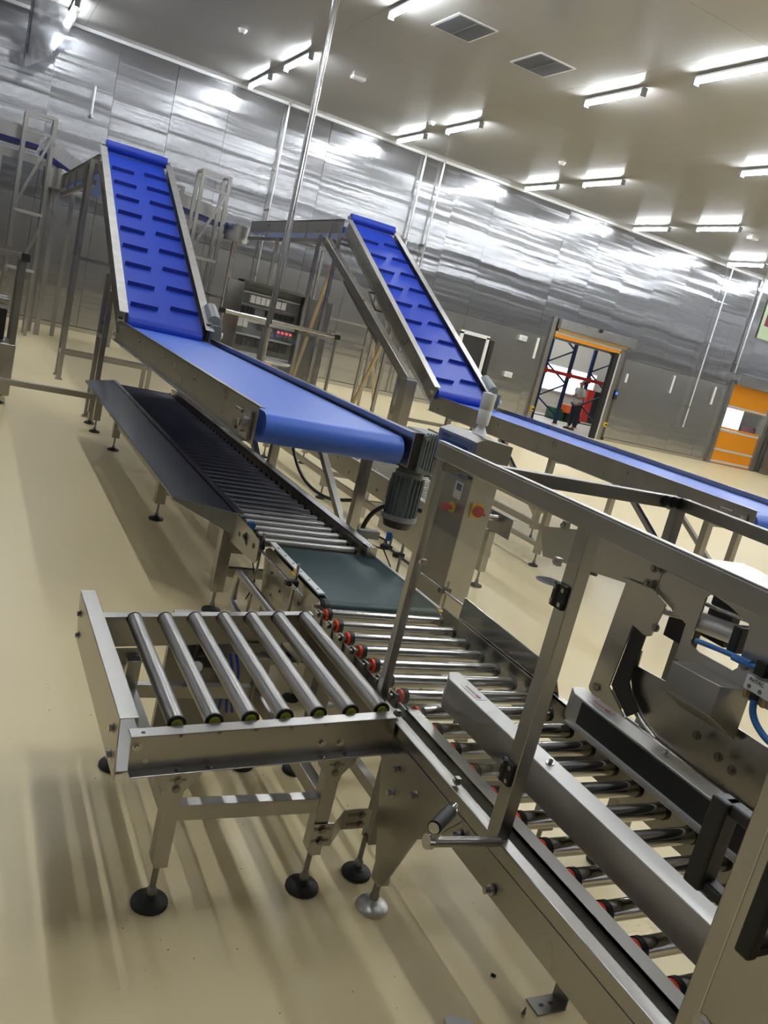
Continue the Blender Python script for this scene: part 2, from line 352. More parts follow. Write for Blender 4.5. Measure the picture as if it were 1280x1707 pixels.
for i in range(3): MB().box(32.25+i*.55, 29.0, 1.03, 32.75+i*.55, 29.03, 2.15).build('pane', BOARD, w2)
t = thing('maroon_carton', (34.4, 28.3, 0), 'maroon crate seen through the window of the orange door', 'crate')
MB().box(33.7, 28.0, .2, 34.9, 28.7, 1.45).build('body', mat('maroon', (.2, .02, .04), 0, .5), t, .01); MB().box(33.8, 28.1, 0, 34.8, 28.6, .2).build('pallet', WOOD, t)
# storage rack
def rack_frame(x0, x1, y, lab):
    t = thing('storage_rack_frame', ((x0+x1)/2, y, 0), lab, 'rack')
    for x in (x0, x1):
        q = MB().box(x-.06, y-.04, .02, x+.06, y+.04, 3.25).build('upright', NAVY, t)
        MB().box(x-.08, y-.09, 0, x+.08, y+.09, .02).build('base_plate', REDP, q)
    z = .25
    for k in range(5):
        a, b = ((x0, x1) if k % 2 else (x1, x0)); MB().beam((a, y, z), (b, y, z+.58), .045, .05).build('brace', NAVY, t); z += .6
    MB().beam((x0, y, .2), (x1, y, .2), .03, .03).build('brace', NAVY, t)
    return t
rack_frame(18.06, 19.13, 24.2, 'left navy rack frame with diagonal braces seen through open doorway')
rack_frame(20.04, 21.1, 24.2, 'right navy rack frame behind the standing person')
rb = MB().box(17.95, 24.10, 1.71, 21.2, 24.15, 1.83).build('rack_beam', REDP, None, .005); tag(rb, 'red horizontal rack beam crossing the navy rack frames', 'beam')
for x in (18.05, 19.13, 20.04): MB().box(x-.06, 24.085, 1.66, x+.06, 24.10, 1.88).build('end_connector', REDP, rb)
t = thing('tool_cabinet', (23.4, 27.6, 0), 'red and black cabinet standing behind the person in next room', 'cabinet')
MB().box(23.15, 27.3, .08, 24.3, 27.9, 1.4).build('body', BLACK, t, .01); MB().box(22.8, 27.28, .08, 23.15, 27.9, 1.42).build('red_side', REDP, t, .01)
for x in (22.9, 24.2): MB().cyl((x, 27.5, .0), (x, 27.6, 0.0), .001, 6).box(x-.04, 27.4, 0, x+.04, 27.6, .08).build('foot', BLACK, t)
t = thing('crate_stack', (20.9, 26.5, 0), 'green crate with an orange bin on top beside the rack', 'crate')
MB().box(20.6, 26.3, 0, 21.15, 26.8, .45).build('green_crate', mat('dark_green', (.01, .08, .04), 0, .5), t, .01)
MB().box(21.15, 26.2, 0, 21.85, 26.8, .35).build('black_crate', BLACK, t, .01)
MB().box(21.0, 26.15, .36, 21.5, 26.7, .66).build('orange_bin', mat('orange_bin', (.7, .12, .03), 0, .5), t, .01)
# ---- orange roll-up door
d2 = struct('door_2', MB().box(23.80, YW-.14, 0, 23.95, YW+.1, 2.9).box(26.08, YW-.14, 0, 26.25, YW+.1, 2.9), STEEL)
MB().box(23.85, YW-.34, 2.84, 26.3, YW+.02, 3.2).build('header_box', STEEL, d2, .01)
for z0, z1 in ((2.12, 2.84), (.56, 1.20), (.03, .50)): MB().box(23.95, YW-.06, z0, 26.04, YW-.04, z1).build('curtain_panel', ORCURT, d2)
for z in (2.08, 1.22, .52, .10): MB().box(23.95, YW-.075, z-.035, 26.04, YW-.035, z+.035).build('stiffener_bar', WHITES, d2)
MB().box(23.95, YW-.055, 2.02, 26.04, YW-.05, 2.06).box(23.95, YW-.055, 1.26, 26.04, YW-.05, 1.33).build('curtain_edge', ORCURT, d2)
MB().box(23.95, YW-.055, 1.33, 26.04, YW-.05, 2.02).build('clear_window', ACRYL, d2)
MB().box(23.9, YW+.0, 0, 26.1, YW+.03, .02).build('threshold', STEELD, d2)
MB().cyl((25.6, YW-.40, 3.1), (25.6, YW-.34, 3.1), .05, 12).build('door_radar', BLACK, d2)
dc = thing('door_control_post', (26.55, 21.0, 0), 'grey control post right of the orange roll-up door', 'control post')
MB().box(26.4, 20.85, 0, 26.8, 21.2, 1.9).build('body', STEELD, dc, .01); MB().box(26.45, 20.83, 1.35, 26.55, 20.85, 1.65).build('screen', SCRN, dc)
t = thing('notice_poster', (25.0, YW-.06, 4.55), 'pale green and maroon notice poster on wall above orange door', 'poster')
MB().box(24.35, YW-.05, 4.55, 25.6, YW-.03, 5.95).build('sheet', mat('pale_green', (.45, .55, .36), 0, .6), t)
MB().box(24.5, YW-.055, 5.0, 25.6, YW-.049, 5.75).build('photo_print', mat('maroon_print', (.2, .02, .07), 0, .6, .6, 3), t)
# duct and smoked sheet at upper left
t = thing('air_duct', (.9, 20.6, 4.9), 'dark smoked hanging air duct at top left below ceiling', 'duct')
MB().box(.55, 20.3, 5.35, .60, 20.9, ZC).build('side_sheet', SMOKE, t)
MB().plate('y', 20.3, 20.32, [(.56, 5.05), (1.0, 5.45), (1.25, 5.9), (1.45, ZC), (.56, ZC)]).build('front_sheet', SMOKE, t)
# ================================================================== CEILING THINGS
lampx = [1.3, 5.27, 9.2, 13.25, 17.3, 21.4, 25.4]; lampy = [20.05, 17.5, 12.5, 9.9, 4.9, 2.4]
ORD = {20.05: 'in the row nearest the back wall', 17.5: 'in the second row from the back wall', 12.5: 'in the third row from the back wall', 9.9: 'in the fourth row from the back wall', 4.9: 'in the fifth row from the back wall', 2.4: 'in the row nearest the camera'}
CO = ['far left column', 'second column from the left', 'third column from the left', 'fourth column from the left', 'fifth column from the left', 'sixth column from the left', 'far right column']
def lamp(x, y):
    t = thing('ceiling_light', (x, y, ZC), '', 'ceiling light', 'ceiling lights')
    MB().box(x-.05, y-.73, ZC-.075, x+.05, y+.73, ZC-.045).build('housing', WHITES, t)
    MB().cyl((x, y-.71, ZC-.105), (x, y+.71, ZC-.105), .040, 14).build('tube', LAMPM, t)
    for s in (-1, 1): MB().box(x-.05, y+s*.73-.02, ZC-.17, x+.05, y+s*.73+.02, ZC-.04).build('end_cap', MOTORL, t)
    for s in (-1, 1): MB().cyl((x, y+s*.45, ZC-.045), (x, y+s*.45, ZC), .012, 8).build('hanger', STEELD, t)
    return t
l0 = None
for j, y in enumerate(lampy):
    for i, x in enumerate(lampx):
        if l0 is None: l0 = lamp(x, y); o = l0
        else: o = copy_tree(l0); o.location = (x, y, ZC)
        o['label'] = 'fluorescent ceiling light, %s, %s' % (CO[i], ORD[y])
for x, y, l in ((6.3, 12.75, 'grey ceiling vent grille, left one nearer the top edge'), (7.85, 12.78, 'grey ceiling vent grille, right one of the pair')):
    t = thing('ceiling_vent', (x, y, ZC), l, 'vent')
    MB().box(x-.36, y-.44, ZC-.012, x+.36, y-.40, ZC).box(x-.36, y+.40, ZC-.012, x+.36, y+.44, ZC).box(x-.36, y-.4, ZC-.012, x-.32, y+.4, ZC).box(x+.32, y-.4, ZC-.012, x+.36, y+.4, ZC).build('frame', WHITES, t)
    MB().box(x-.32, y-.4, ZC-.004, x+.32, y+.4, ZC-.001).build('backing', DARK, t)
    s0 = MB().box(x-.32, y-.398, ZC-.022, x+.32, y-.386, ZC-.004).build('slat', VENT, t)
    for k in range(1, 33): copy_part(s0, t, (0, k*.0245, 0))
    MB().box(x-.01, y-.4, ZC-.024, x+.01, y+.4, ZC-.004).build('divider', VENT, t)
for x, y, l, k in ((4.02, 17.2, 'small round smoke sensor on ceiling left of the tall pole', 0), (6.47, 17.24, 'small white ceiling box right of the tall pole', 1), (8.82, 18.35, 'small round sensor between the left pair of far lights', 0),
                (11.92, 17.47, 'small round sensor in the middle of the ceiling', 0), (18.48, 17.38, 'small white ceiling box near the right edge', 1)):
    t = thing('ceiling_sensor', (x, y, ZC), l, 'sensor')
    if k: MB().box(x-.14, y-.09, ZC-.06, x+.14, y+.09, ZC).build('body', WHITEP, t, .01); MB().box(x-.1, y-.05, ZC-.065, x+.1, y+.05, ZC-.058).build('cover', WHITES, t)
    else: MB().lathe([(.05, -.07), (.07, -.05), (.09, -.015), (.09, 0)], (x, y, ZC), 16).build('body', WHITEP, t); MB().lathe([(.02, -.085), (.03, -.068)], (x, y, ZC), 10).build('tip', STEELD, t)
def pipe(name, x, y, z0, z1, r, lab, rings=()):
    t = thing(name, (x, y, z0), lab, 'pipe')
    MB().cyl((x, y, z0), (x, y, z1), r, 12).build('pipe_run', STEEL if r > .024 else WHITES, t)
    for z in rings: MB().cyl((x, y, z-.03), (x, y, z+.03), r*1.7, 12).box(x-.02, y, z-.02, x+.02, YW-.01 if y > 20 else y+.01, z+.02).build('clamp', STEELD, t)
    return t
pipe('wall_pipe', 6.42, YW-.12, .1, ZC, .028, 'steel pipe running down the wall beside the left ladder', (3.9,))
pipe('wall_pipe', 10.30, YW-.12, .1, ZC, .030, 'left of two thin steel pipes on the wall above right incline', (4.2,))
pipe('wall_pipe', 10.88, YW-.12, .1, ZC, .026, 'right of two thin steel pipes on the wall above right incline', (4.2,))
pipe('wall_pipe', 22.2, YW-.12, 1.0, ZC, .022, 'thin white pipe down the wall left of the orange door', (1.7, 3.9))
pipe('wall_pipe', 23.82, YW-.10, 3.2, ZC, .045, 'steel pipe beside the upper left corner of the orange door', (3.5,))
pipe('wall_pipe', 2.05, YW-.12, 4.7, 5.35, .022, 'short pipe stub high on the wall at upper left', (4.72,))
t = thing('column_pipe', (3.47, 10.5, 0), 'tall thin steel pole rising from floor to ceiling', 'pole')
MB().cyl((3.45, 10.5, 1.42), (3.45, 10.5, ZC), .028, 14).build('upper_pipe', CHROME, t)
MB().cyl((3.50, 10.53, 1.5), (3.50, 10.53, ZC), .014, 10).build('conduit', CHROME, t)
MB().cyl((3.45, 10.5, .01), (3.45, 10.5, 1.40), .055, 16).build('lower_pipe', STEEL, t)
MB().cyl((3.45, 10.5, 1.38), (3.45, 10.5, 1.42), .068, 16).build('collar', STEEL, t)
MB().cyl((3.45, 10.5, 0), (3.45, 10.5, .02), .12, 16).build('base_flange', STEEL, t)
# ================================================================== BELT CONVEYORS
def gearmotor(t, x, y, z, s=1.0, down=True):
    # gearbox bolted to the side plate, finned motor hanging below it
    g = MB().box(x, y-.12*s, z-.12*s, x+.145*s, y+.12*s, z+.12*s).build('gearbox', GEARM, t, .008)
    b = MB()
    for k in range(7): b.box(x+.012*s+k*.020*s, y-.135*s, z-.10*s, x+.018*s+k*.020*s, y-.12*s, z+.128*s)
    for k in range(9): b.box(x+.14*s, y-.105*s+k*.026*s, z-.105*s, x+.155*s, y-.099*s+k*.026*s, z+.128*s)
    b.build('cooling_fin', GEARM, g, kind='stuff')
    b = MB()
    for dx in (.012, .138):
        for dz in (-.1, .1): b.piece().cyl((x+dx*s, y-.145*s, z+dz*s), (x+dx*s, y-.11*s, z+dz*s), .017*s, 12)
    b.build('mounting_lug', MOTORL, g)
    MB().box(x-.055*s, y-.11*s, z-.115*s, x+.0, y+.11*s, z+.115*s).build('bearing_plate', BLACK, g)
    if down:
        mx = x+.03*s; m = MB().cyl((mx, y, z-.42*s), (mx, y, z-.14*s), .088*s, 20).cyl((mx, y, z-.15*s), (mx, y, z-.11*s), .075*s, 20).build('motor_body', MOTOR, t)
        b = MB()
        for k in range(20):
            a = 2*math.pi*k/20; c, d = math.cos(a), math.sin(a)
            b.beam((mx+c*.092*s, y+d*.092*s, z-.41*s), (mx+c*.092*s, y+d*.092*s, z-.17*s), .022*s, .005*s, (-d, c, 0))
        b.build('cooling_fin', MOTOR, m, kind='stuff')
        MB().cyl((mx, y, z-.44*s), (mx, y, z-.41*s), .112*s, 20).build('fan_ring', MOTORL, m)
        MB().cyl((mx, y, z-.49*s), (mx, y, z-.44*s), .085*s, 20, r2=.10*s).build('fan_cover', BLACK, m)
        MB().box(mx-.05*s, y+.08*s, z-.36*s, mx+.05*s, y+.14*s, z-.22*s).build('terminal_box', MOTOR, m, .006)
def leg_set(t, x, y, z, brace=True, s=1):
    MB().box(x-.03, y-.03, .12, x+.03, y+.03, z).build('post', STEEL, t, .002)
    foot(t, x, y, .13, .05)
    if brace: MB().beam((x, y+1.0, z-.02), (x, y+.02, z-.62), .045, .045).build('brace', STEEL, t, .002)
def belt_conveyor(x0, x1, y0, y1, zt, label, legs, group):
    t = thing('belt_conveyor', ((x0+x1)/2, (y0+y1)/2, 0), label, 'conveyor', group)
    r = .085; zc = zt-.02-r
    pts = [(y1-.08+r*math.sin(a), zc+r*math.cos(a)) for a in [math.pi*k/12 for k in range(13)]]
    pts += [(y0+.09-r*math.sin(a), zc-r*math.cos(a)) for a in [math.pi*k/12 for k in range(13)]]
    b = MB(); n = len(pts); xa, xb = x0+.06, x1-.05
    b.add([(xa, p, q) for p, q in pts]+[(xb, p, q) for p, q in pts], [(i, (i+1) % n, n+(i+1) % n, n+i) for i in range(n)], True)
    b.add([(xa, p, q) for p, q in pts], [tuple(range(n))]); b.add([(xb, p, q) for p, q in pts], [tuple(range(n))])
    b.build('belt', BLUE, t)
    MB().box(x0+.01, y0+.32, zt-.205, x1-.01, y1-.1, zt-.197).build('added_dark_pan', BLUED, t)  # dark pan added under the belt to darken what the rollers reflect
    L = MB().box(x0, y0, zt-.20, x0+.004, y1, zt+.012).box(x0, y0, zt+.008, x0+.035, y1, zt+.012).box(x0-.03, y0+.1, zt-.20, x0, y1, zt-.196)
    L = L.build('side_plate', STEEL, t)
    bb = MB()
    k = y0+.35
    while k < y1: bolt(bb, (x0, k, zt-.06), (-1, 0, 0), .009); bolt(bb, (x0, k+.3, zt-.14), (-1, 0, 0), .009); k += 1.1
    bb.build('bolt', STEELD, L, kind='stuff')
    MB().box(x1-.004, y0+.01, zt-.19, x1, y1, zt+.028).box(x1-.035, y0+.01, zt+.022, x1+.01, y1, zt+.028).build('side_plate', STEEL, t)
    MB().box(x1+.0, y0+1.0, zt+.005, x1+.05, y1-1.2, zt+.02).box(x1+.045, y0+1.0, zt-.02, x1+.05, y1-1.2, zt+.02).build('cable_tray', STEEL, t)
    # bearing and tensioner at the near left end
    q = MB().cyl((x0-.045, y0+.13, zc), (x0+.0, y0+.13, zc), .05, 16).box(x0-.018, y0+.06, zc-.075, x0-.002, y0+.20, zc+.075).build('bearing', STEEL, t)
    MB().cyl((x0-.06, y0+.13, zc), (x0-.04, y0+.13, zc), .022, 12).build('shaft_end', CHROME, q)
    MB().box(x0-.04, y0+.23, zc-.055, x0-.002, y0+.29, zc-.005).cyl((x0-.02, y0+.2, zc+.05), (x0-.02, y0+.32, zc+.05), .01, 8).build('belt_tensioner', STEELD, t)
    gearmotor(t, x1+.07, y0+.14, zt-.09)
    for (x, y, br) in legs: leg_set(t, x, y, zt-.19, br)
    ys = sorted(set(y for _, y, _ in legs))
    for y in ys: MB().box(x0+.02, y-.02, zt-.235, x1-.02, y+.02, zt-.195).build('cross_tube', STEEL, t)
    for y in ys[2:]: MB().box(min(l[0] for l in legs if l[1] == y), y-.02, .30, x1-.02, y+.02, .34).build('cross_tube', STEEL, t)
    return t
bc1 = belt_conveyor(1.445, 2.41, 4.25, 9.2, 1.19, 'blue flat belt conveyor crossing over the long dark roller conveyor',
    [(2.15, 5.8, True), (2.385, 4.74, True), (2.15, 7.4, False), (2.385, 7.4, True), (2.15, 8.9, False), (2.385, 8.9, False)], 'flat blue belt conveyors')
bc2 = belt_conveyor(5.53, 6.56, 4.32, 9.60, 1.085, 'blue flat belt conveyor at right, behind the packing machine',
    [(5.56, 4.75, True), (6.5, 5.2, True), (5.56, 6.9, True), (6.5, 6.9, False), (5.56, 9.1, False), (6.5, 9.1, False)], 'flat blue belt conveyors')
tag(MB().tube([(2.68, 4.42, .72), (2.60, 4.48, .72), (2.5, 4.62, .66), (2.46, 4.72, .5), (2.46, 4.74, .2), (2.5, 4.8, .02)], .016, 8).build('power_cable', CABLE),
    'thick black cable looping from the hanging motor to the post', 'cable')
tag(MB().tube([(2.46, 6.4, .95), (2.46, 6.25, .7), (2.46, 5.9, .52), (2.46, 5.4, .50), (2.46, 4.9, .62)], .013, 8).build('power_cable', CABLE),
    'black cable hanging in a loop beside the diagonal brace', 'cable')
def incline(x0, x1, yb, zb, yt, zt, label, group, ncl):
    t = thing('incline_conveyor', ((x0+x1)/2, (yb+yt)/2, 0), label, 'conveyor', group)
    d = Vector((0, yt-yb, zt-zb)).normalized(); nrm = Vector((0, -d.z, d.y)); P0 = Vector((0, yb, zb)); P1 = Vector((0, yt, zt))
    def pt(x, s, h): p = P0+d*s+nrm*h; return (x, p.y, p.z)
    Ln = (P1-P0).length; xa, xb = x0+.05, x1-.05
    b = MB(); r = .07; loop = [(Ln*0+(-r*math.sin(math.pi*k/10)), -r+r*-math.cos(math.pi*k/10)) for k in range(11)]+[(Ln, 0), (Ln, -2*r)]
    n = len(loop); b.add([pt(xa, s, h) for s, h in loop]+[pt(xb, s, h) for s, h in loop], [(i, (i+1) % n, n+(i+1) % n, n+i) for i in range(n)])
    b.add([pt(xa, s, h) for s, h in loop], [tuple(range(n))]); b.add([pt(xb, s, h) for s, h in loop], [tuple(range(n))])
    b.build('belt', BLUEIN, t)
    st = (Ln-.35)/ncl; xm = (xa+xb)/2; g = .07
    for c, (u0, u1) in enumerate(((xa+.03, xm-g), (xm+g, xb-.01))):
        proto = None
        for k in range(ncl):
            s = .28+k*st-(0.06 if c == 0 else -.03)
            if proto is None:
                proto = MB().add([pt(u0, s, 0), pt(u0, s+.012, 0), pt(u0, s+.006, .045), pt(u1, s, 0), pt(u1, s+.012, 0), pt(u1, s+.006, .045)],
                                 [(0, 1, 2), (3, 5, 4), (0, 2, 5, 3), (1, 4, 5, 2), (0, 3, 4, 1)]).build('cleat', BLUED, t); s0 = s
            else: copy_part(proto, t, d*(s-s0))
    for x, sg in ((x0, 1), (x1, -1)):
        b = MB()
        for (h0, h1, w0, w1) in ((-.20, .056, 0, .004), (-.20, -.195, -.03, .0), (.056, .062, -.055*1, .035)):
            if h0 == .056: sp = b.build('side_plate', STEEL, t); b = MB()
            p = [pt(x+sg*w0, -.05, h0), pt(x+sg*w1, -.05, h0), pt(x+sg*w1, -.05, h1), pt(x+sg*w0, -.05, h1)]
            q = [pt(x+sg*w0, Ln, h0), pt(x+sg*w1, Ln, h0), pt(x+sg*w1, Ln, h1), pt(x+sg*w0, Ln, h1)]
            b.add(p+q, [(0,1,2,3), (7,6,5,4), (0,4,5,1), (1,5,6,2), (2,6,7,3), (3,7,4,0)])
        b.build('top_flange', FLANGE, sp)
        bb = MB(); k = .3
        while k < Ln: bolt(bb, pt(x-sg*.0, k, -.04), (-sg, 0, 0), .009); bolt(bb, pt(x, k+.2, -.13), (-sg, 0, 0), .009); k += .6
        bb.build('bolt', STEELD, sp, kind='stuff')
    hi = P1+d*.06+nrm*.06
    MB().cyl((x0+.02, hi.y, hi.z), (x1-.02, hi.y, hi.z), .075, 20).build('head_drum', BLUEIN, t)
    MB().cyl((x0-.03, hi.y, hi.z), (x1+.03, hi.y, hi.z), .02, 12).build('drum_shaft', STEEL, t)
    lo = P0-nrm*.09; q = MB().cyl((x0-.045, lo.y+.02, lo.z), (x0, lo.y+.02, lo.z), .05, 14).build('bearing', STEEL, t)
    gearmotor(t, x1+.03, yb+.10, zb+.0, .8, False)
    MB().cyl((x1+.15, yb-.0, zb+.0), (x1+.165, yb-.0, zb+.0), .035, 14).build('motor_eye', WHITEP, t)
    MB().cyl((x1+.08, yb+.1, zb+.12), (x1+.08, yb+.38, zb+.24), .075, 16).build('motor_body', MOTORL, t)
    return t
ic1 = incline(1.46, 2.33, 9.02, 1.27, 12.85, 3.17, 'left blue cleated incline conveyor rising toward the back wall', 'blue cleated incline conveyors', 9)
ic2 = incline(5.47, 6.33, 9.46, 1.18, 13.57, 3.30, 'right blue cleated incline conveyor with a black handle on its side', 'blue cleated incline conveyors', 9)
MB().tube([(5.42, 11.45, 1.99), (5.32, 11.45, 1.99), (5.32, 11.84, 2.23), (5.42, 11.84, 2.23)], .016, 8, 1).build('handle', BLACK, ic2)
# tall frames that carry the inclines
def frame(label, posts, bars, name='support_frame', w=.055, cat='frame', m=STEEL, group=None, feet=False):
    cx = sum(p[0] for p in posts)/len(posts); cy = sum(p[1] for p in posts)/len(posts)
    t = thing(name, (cx, cy, 0), label, cat, group)
    for p in posts:
        ww = p[3] if len(p) > 3 else w
        MB().box(p[0]-ww/2, p[1]-ww/2, .02 if not feet else .12, p[0]+ww/2, p[1]+ww/2, p[2]).build('post', m, t)
        if feet: foot(t, p[0], p[1], .13, .045)
        else: MB().box(p[0]-ww*.8, p[1]-ww*.8, 0, p[0]+ww*.8, p[1]+ww*.8, .02).build('base_plate', m, t)
    for b in bars: MB().beam(b[0], b[1], w*.8 if len(b) < 3 else b[2], w*.8 if len(b) < 3 else b[2]).build('rail', m if len(b) < 4 else b[3], t)
    return t
frame('tall steel frame under the top of the left incline conveyor',
      [(1.33, 12.68, 3.0), (1.34, 13.12, 3.0), (2.55, 12.68, 3.0), (2.55, 13.12, 3.0)],
      [((1.33, 12.68, .38), (2.55, 12.68, .38)), ((1.34, 13.12, .38), (2.55, 13.12, .38)), ((1.33, 12.68, 1.7), (2.55, 12.68, 1.7)), ((1.33, 12.68, .38), (1.34, 13.12, .38)), ((1.33, 12.68, 1.7), (1.34, 13.12, 1.7)), ((1.33, 12.68, 2.98), (2.55, 12.68, 2.98)), ((1.34, 13.1, 2.98), (1.33, 12.68, 2.98))])
frame('shorter steel frame at the foot of the left incline conveyor', [(1.40, 9.62, 1.45), (1.40, 10.0, 1.62), (2.5, 9.62, 1.45), (2.5, 10.0, 1.62)],
      [((1.40, 9.62, .95), (1.40, 10.0, .95)), ((1.40, 9.62, .3), (2.5, 9.62, .3)), ((1.40, 10., .3), (2.5, 10., .3)), ((2.5, 9.62, .95), (2.5, 10.0, .95))])
frame('tall steel frame with tan diagonals under the top of the right incline', [(5.30, 13.4, 3.05), (5.30, 14.3, 3.05), (6.6, 13.4, 3.05), (6.6, 14.3, 3.05)],
      [((5.30, 14.25, .3), (5.30, 13.4, 2.7), .05, WOOD), ((5.30, 13.4, 1.35), (5.30, 14.3, 1.35)), ((5.30, 13.4, 3.0), (6.6, 13.4, 3.0)), ((6.6, 14.3, .2), (6.6, 13.4, 1.9), .05, WOOD), ((5.30, 14.3, 1.35), (6.6, 14.3, 1.35)), ((5.30, 14.3, 3.0), (6.6, 14.3, 3.0))])
frame('steel frame with tan diagonals under the middle of the right elevated conveyor', [(5.40, 16.2, 3.0), (5.40, 16.9, 3.0), (6.4, 16.2, 3.0), (6.4, 16.9, 3.0)],
      [((5.40, 16.85, .3), (5.40, 16.2, 2.7), .05, WOOD), ((5.40, 16.2, 1.6), (5.40, 16.9, 1.6)), ((5.40, 16.2, 2.97), (6.4, 16.2, 2.97)), ((3.9, 16.2, 1.6), (5.40, 16.2, 1.6))])
t = thing('incline_support', (5.1, 11.4, 0), 'sloping box beam with wide post running beside the right incline conveyor', 'frame')
MB().beam((5.14, 13.5, 2.91), (5.14, 9.58, 1.19), .10, .13).build('sloping_beam', STEEL, t, .004)
MB().box(5.07, 9.5, .02, 5.21, 9.68, 1.22).build('post', STEEL, t, .004)
MB().box(5.02, 9.45, 0, 5.26, 9.73, .02).build('base_plate', STEEL, t)
MB().beam((5.22, 10.9, 1.60), (5.22, 12.6, 2.38), .02, .17).build('slotted_plate', STEELD, t)
frame('pair of steel posts joined by a rail far behind the right incline', [(7.95, 16.9, 1.95), (8.32, 16.9, 1.95), (6.75, 16.9, 1.75)], [((8.32, 16.9, .1), (7.95, 16.9, 1.5), .05, WOOD), ((6.7, 16.9, 1.72), (8.35, 16.9, 1.72))])
frame('low steel frame at the foot of the right incline', [(5.42, 9.95, 1.2), (6.5, 9.95, 1.2), (5.42, 10.4, 1.3)], [((5.42, 9.95, .68), (6.5, 9.95, .68)), ((5.42, 9.95, .68), (5.42, 10.4, .68))])
# upper conveyors behind the inclines and along the wall
def upper(x0, x1, y0, y1, z, lab):
    t = thing('elevated_conveyor', ((x0+x1)/2, (y0+y1)/2, 0), lab, 'conveyor', 'elevated conveyors')
    MB().box(x0+.04, y0, z-.16, x1-.04, y1, z-.05).build('belt', BLUE, t)
    MB().box(x0, y0, z-.17, x0+.005, y1, z+.06).box(x0-.03, y0, z+.055, x0+.02, y1, z+.06).build('side_plate', STEEL, t)
    MB().box(x1-.005, y0, z-.17, x1, y1, z+.06).build('side_plate', STEEL, t)
    MB().box(x0-.02, y0+.3, z-.34, x0+.03, y1, z-.27).build('lower_rail', STEEL, t)
    n = int((y1-y0)/1.2)
    for k in range(n): MB().box(x0-.02, y0+.5+k*1.2, z-.28, x0+.01, y0+.54+k*1.2, z).build('hanger', STEEL, t)
    return t
u1 = upper(1.46, 2.33, 13.05, 18.3, 3.07, 'elevated blue conveyor running back from top of left incline')
u2 = upper(5.47, 6.33, 13.78, 19.2, 3.29, 'elevated blue conveyor running back from top of right incline')
for i, (x, y, s) in enumerate(((1.55, 18.6, 'left'), (5.42, 19.5, 'right'))):
    t = thing('transfer_drum', (x, y, 0), 'round steel transfer drum at far end of the %s elevated conveyor' % s, 'drum', 'transfer drums')
    MB().cyl((x-.15, y, 2.84), (x-.15, y, 3.20), .30, 28).build('drum_shell', STEEL, t)
    MB().cyl((x-.15, y, 3.20), (x-.15, y, 3.24), .08, 12).build('hub', STEELD, t)
    MB().box(x-.20, y-.05, 0, x-.10, y+.05, 2.84).build('post', STEEL, t)
def wallconv(x0, z0, x1, z1, y, lab):
    t = thing('overhead_conveyor', ((x0+x1)/2, y, 0), lab, 'conveyor', 'conveyors along the back wall')
    for dy in (0, .8):
        MB().beam((x0, y+dy, z0), (x1, y+dy, z1), .02, .26).build('side_plate', STEEL, t)
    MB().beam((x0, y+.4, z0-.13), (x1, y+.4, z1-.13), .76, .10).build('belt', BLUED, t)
    MB().beam((x0, y-.02, z0-.42), (x1, y-.02, z1-.42), .03, .16).build('lower_rail', STEEL, t)
    n = max(2, int((x1-x0)/1.3))
    for k in range(n):
        f = (k+.5)/n; x = x0+(x1-x0)*f; MB().box(x-.04, y-.03, 0, x+.04, y+.05, z0+(z1-z0)*f-.45).build('post', STEEL, t)
    return t
wallconv(XL+.1, 3.72, .98, 3.72, 19.0, 'elevated conveyor section along back wall at the far left edge')
wallconv(1.06, 3.66, 1.95, 3.30, 19.0, 'short sloping elevated conveyor between left ladder and incline')
wallconv(2.2, 3.55, 4.85, 3.25, 19.0, 'elevated conveyor section along back wall right of left incline')
def ladder(x0, x1, y, z, lab):
    t = thing('step_ladder', ((x0+x1)/2, y, 0), lab, 'ladder', 'steel ladder frames by the back wall')
    for x in (x0, x1):
        for dy in (0, .5): MB().box(x-.035, y+dy-.03, 0, x+.035, y+dy+.03, z).build('post', STEEL, t)
        MB().beam((x, y, z-.03), (x, y+.5, z-.03), .05, .05).build('top_rail', STEEL, t)
    for dy in (0, .5): MB().beam((x0, y+dy, z-.03), (x1, y+dy, z-.03), .05, .05).build('top_rail', STEEL, t)
    MB().beam((x0, y, z-.35), (x1, y, z-.35), .05, .05).build('rung', STEEL, t)
    MB().beam((x1, y-.03, z-.3), (x0, y-.03, 2.35), .05, .05).build('diagonal', STEEL, t)
    MB().beam((x1, y-.03, 2.1), (x0, y-.03, .5), .05, .05).build('diagonal', STEEL, t)
    for z_ in (2.24, 1.2): MB().box(x0, y-.08, z_, x1, y+.3, z_+.05).build('step', ALU, t)
    return t
ladder(.66, 1.15, 17.9, 4.03, 'tall steel ladder frame at far left beside the wall')
ladder(3.98, 4.52, 18.0, 3.98, 'steel ladder frame between the two incline conveyors')
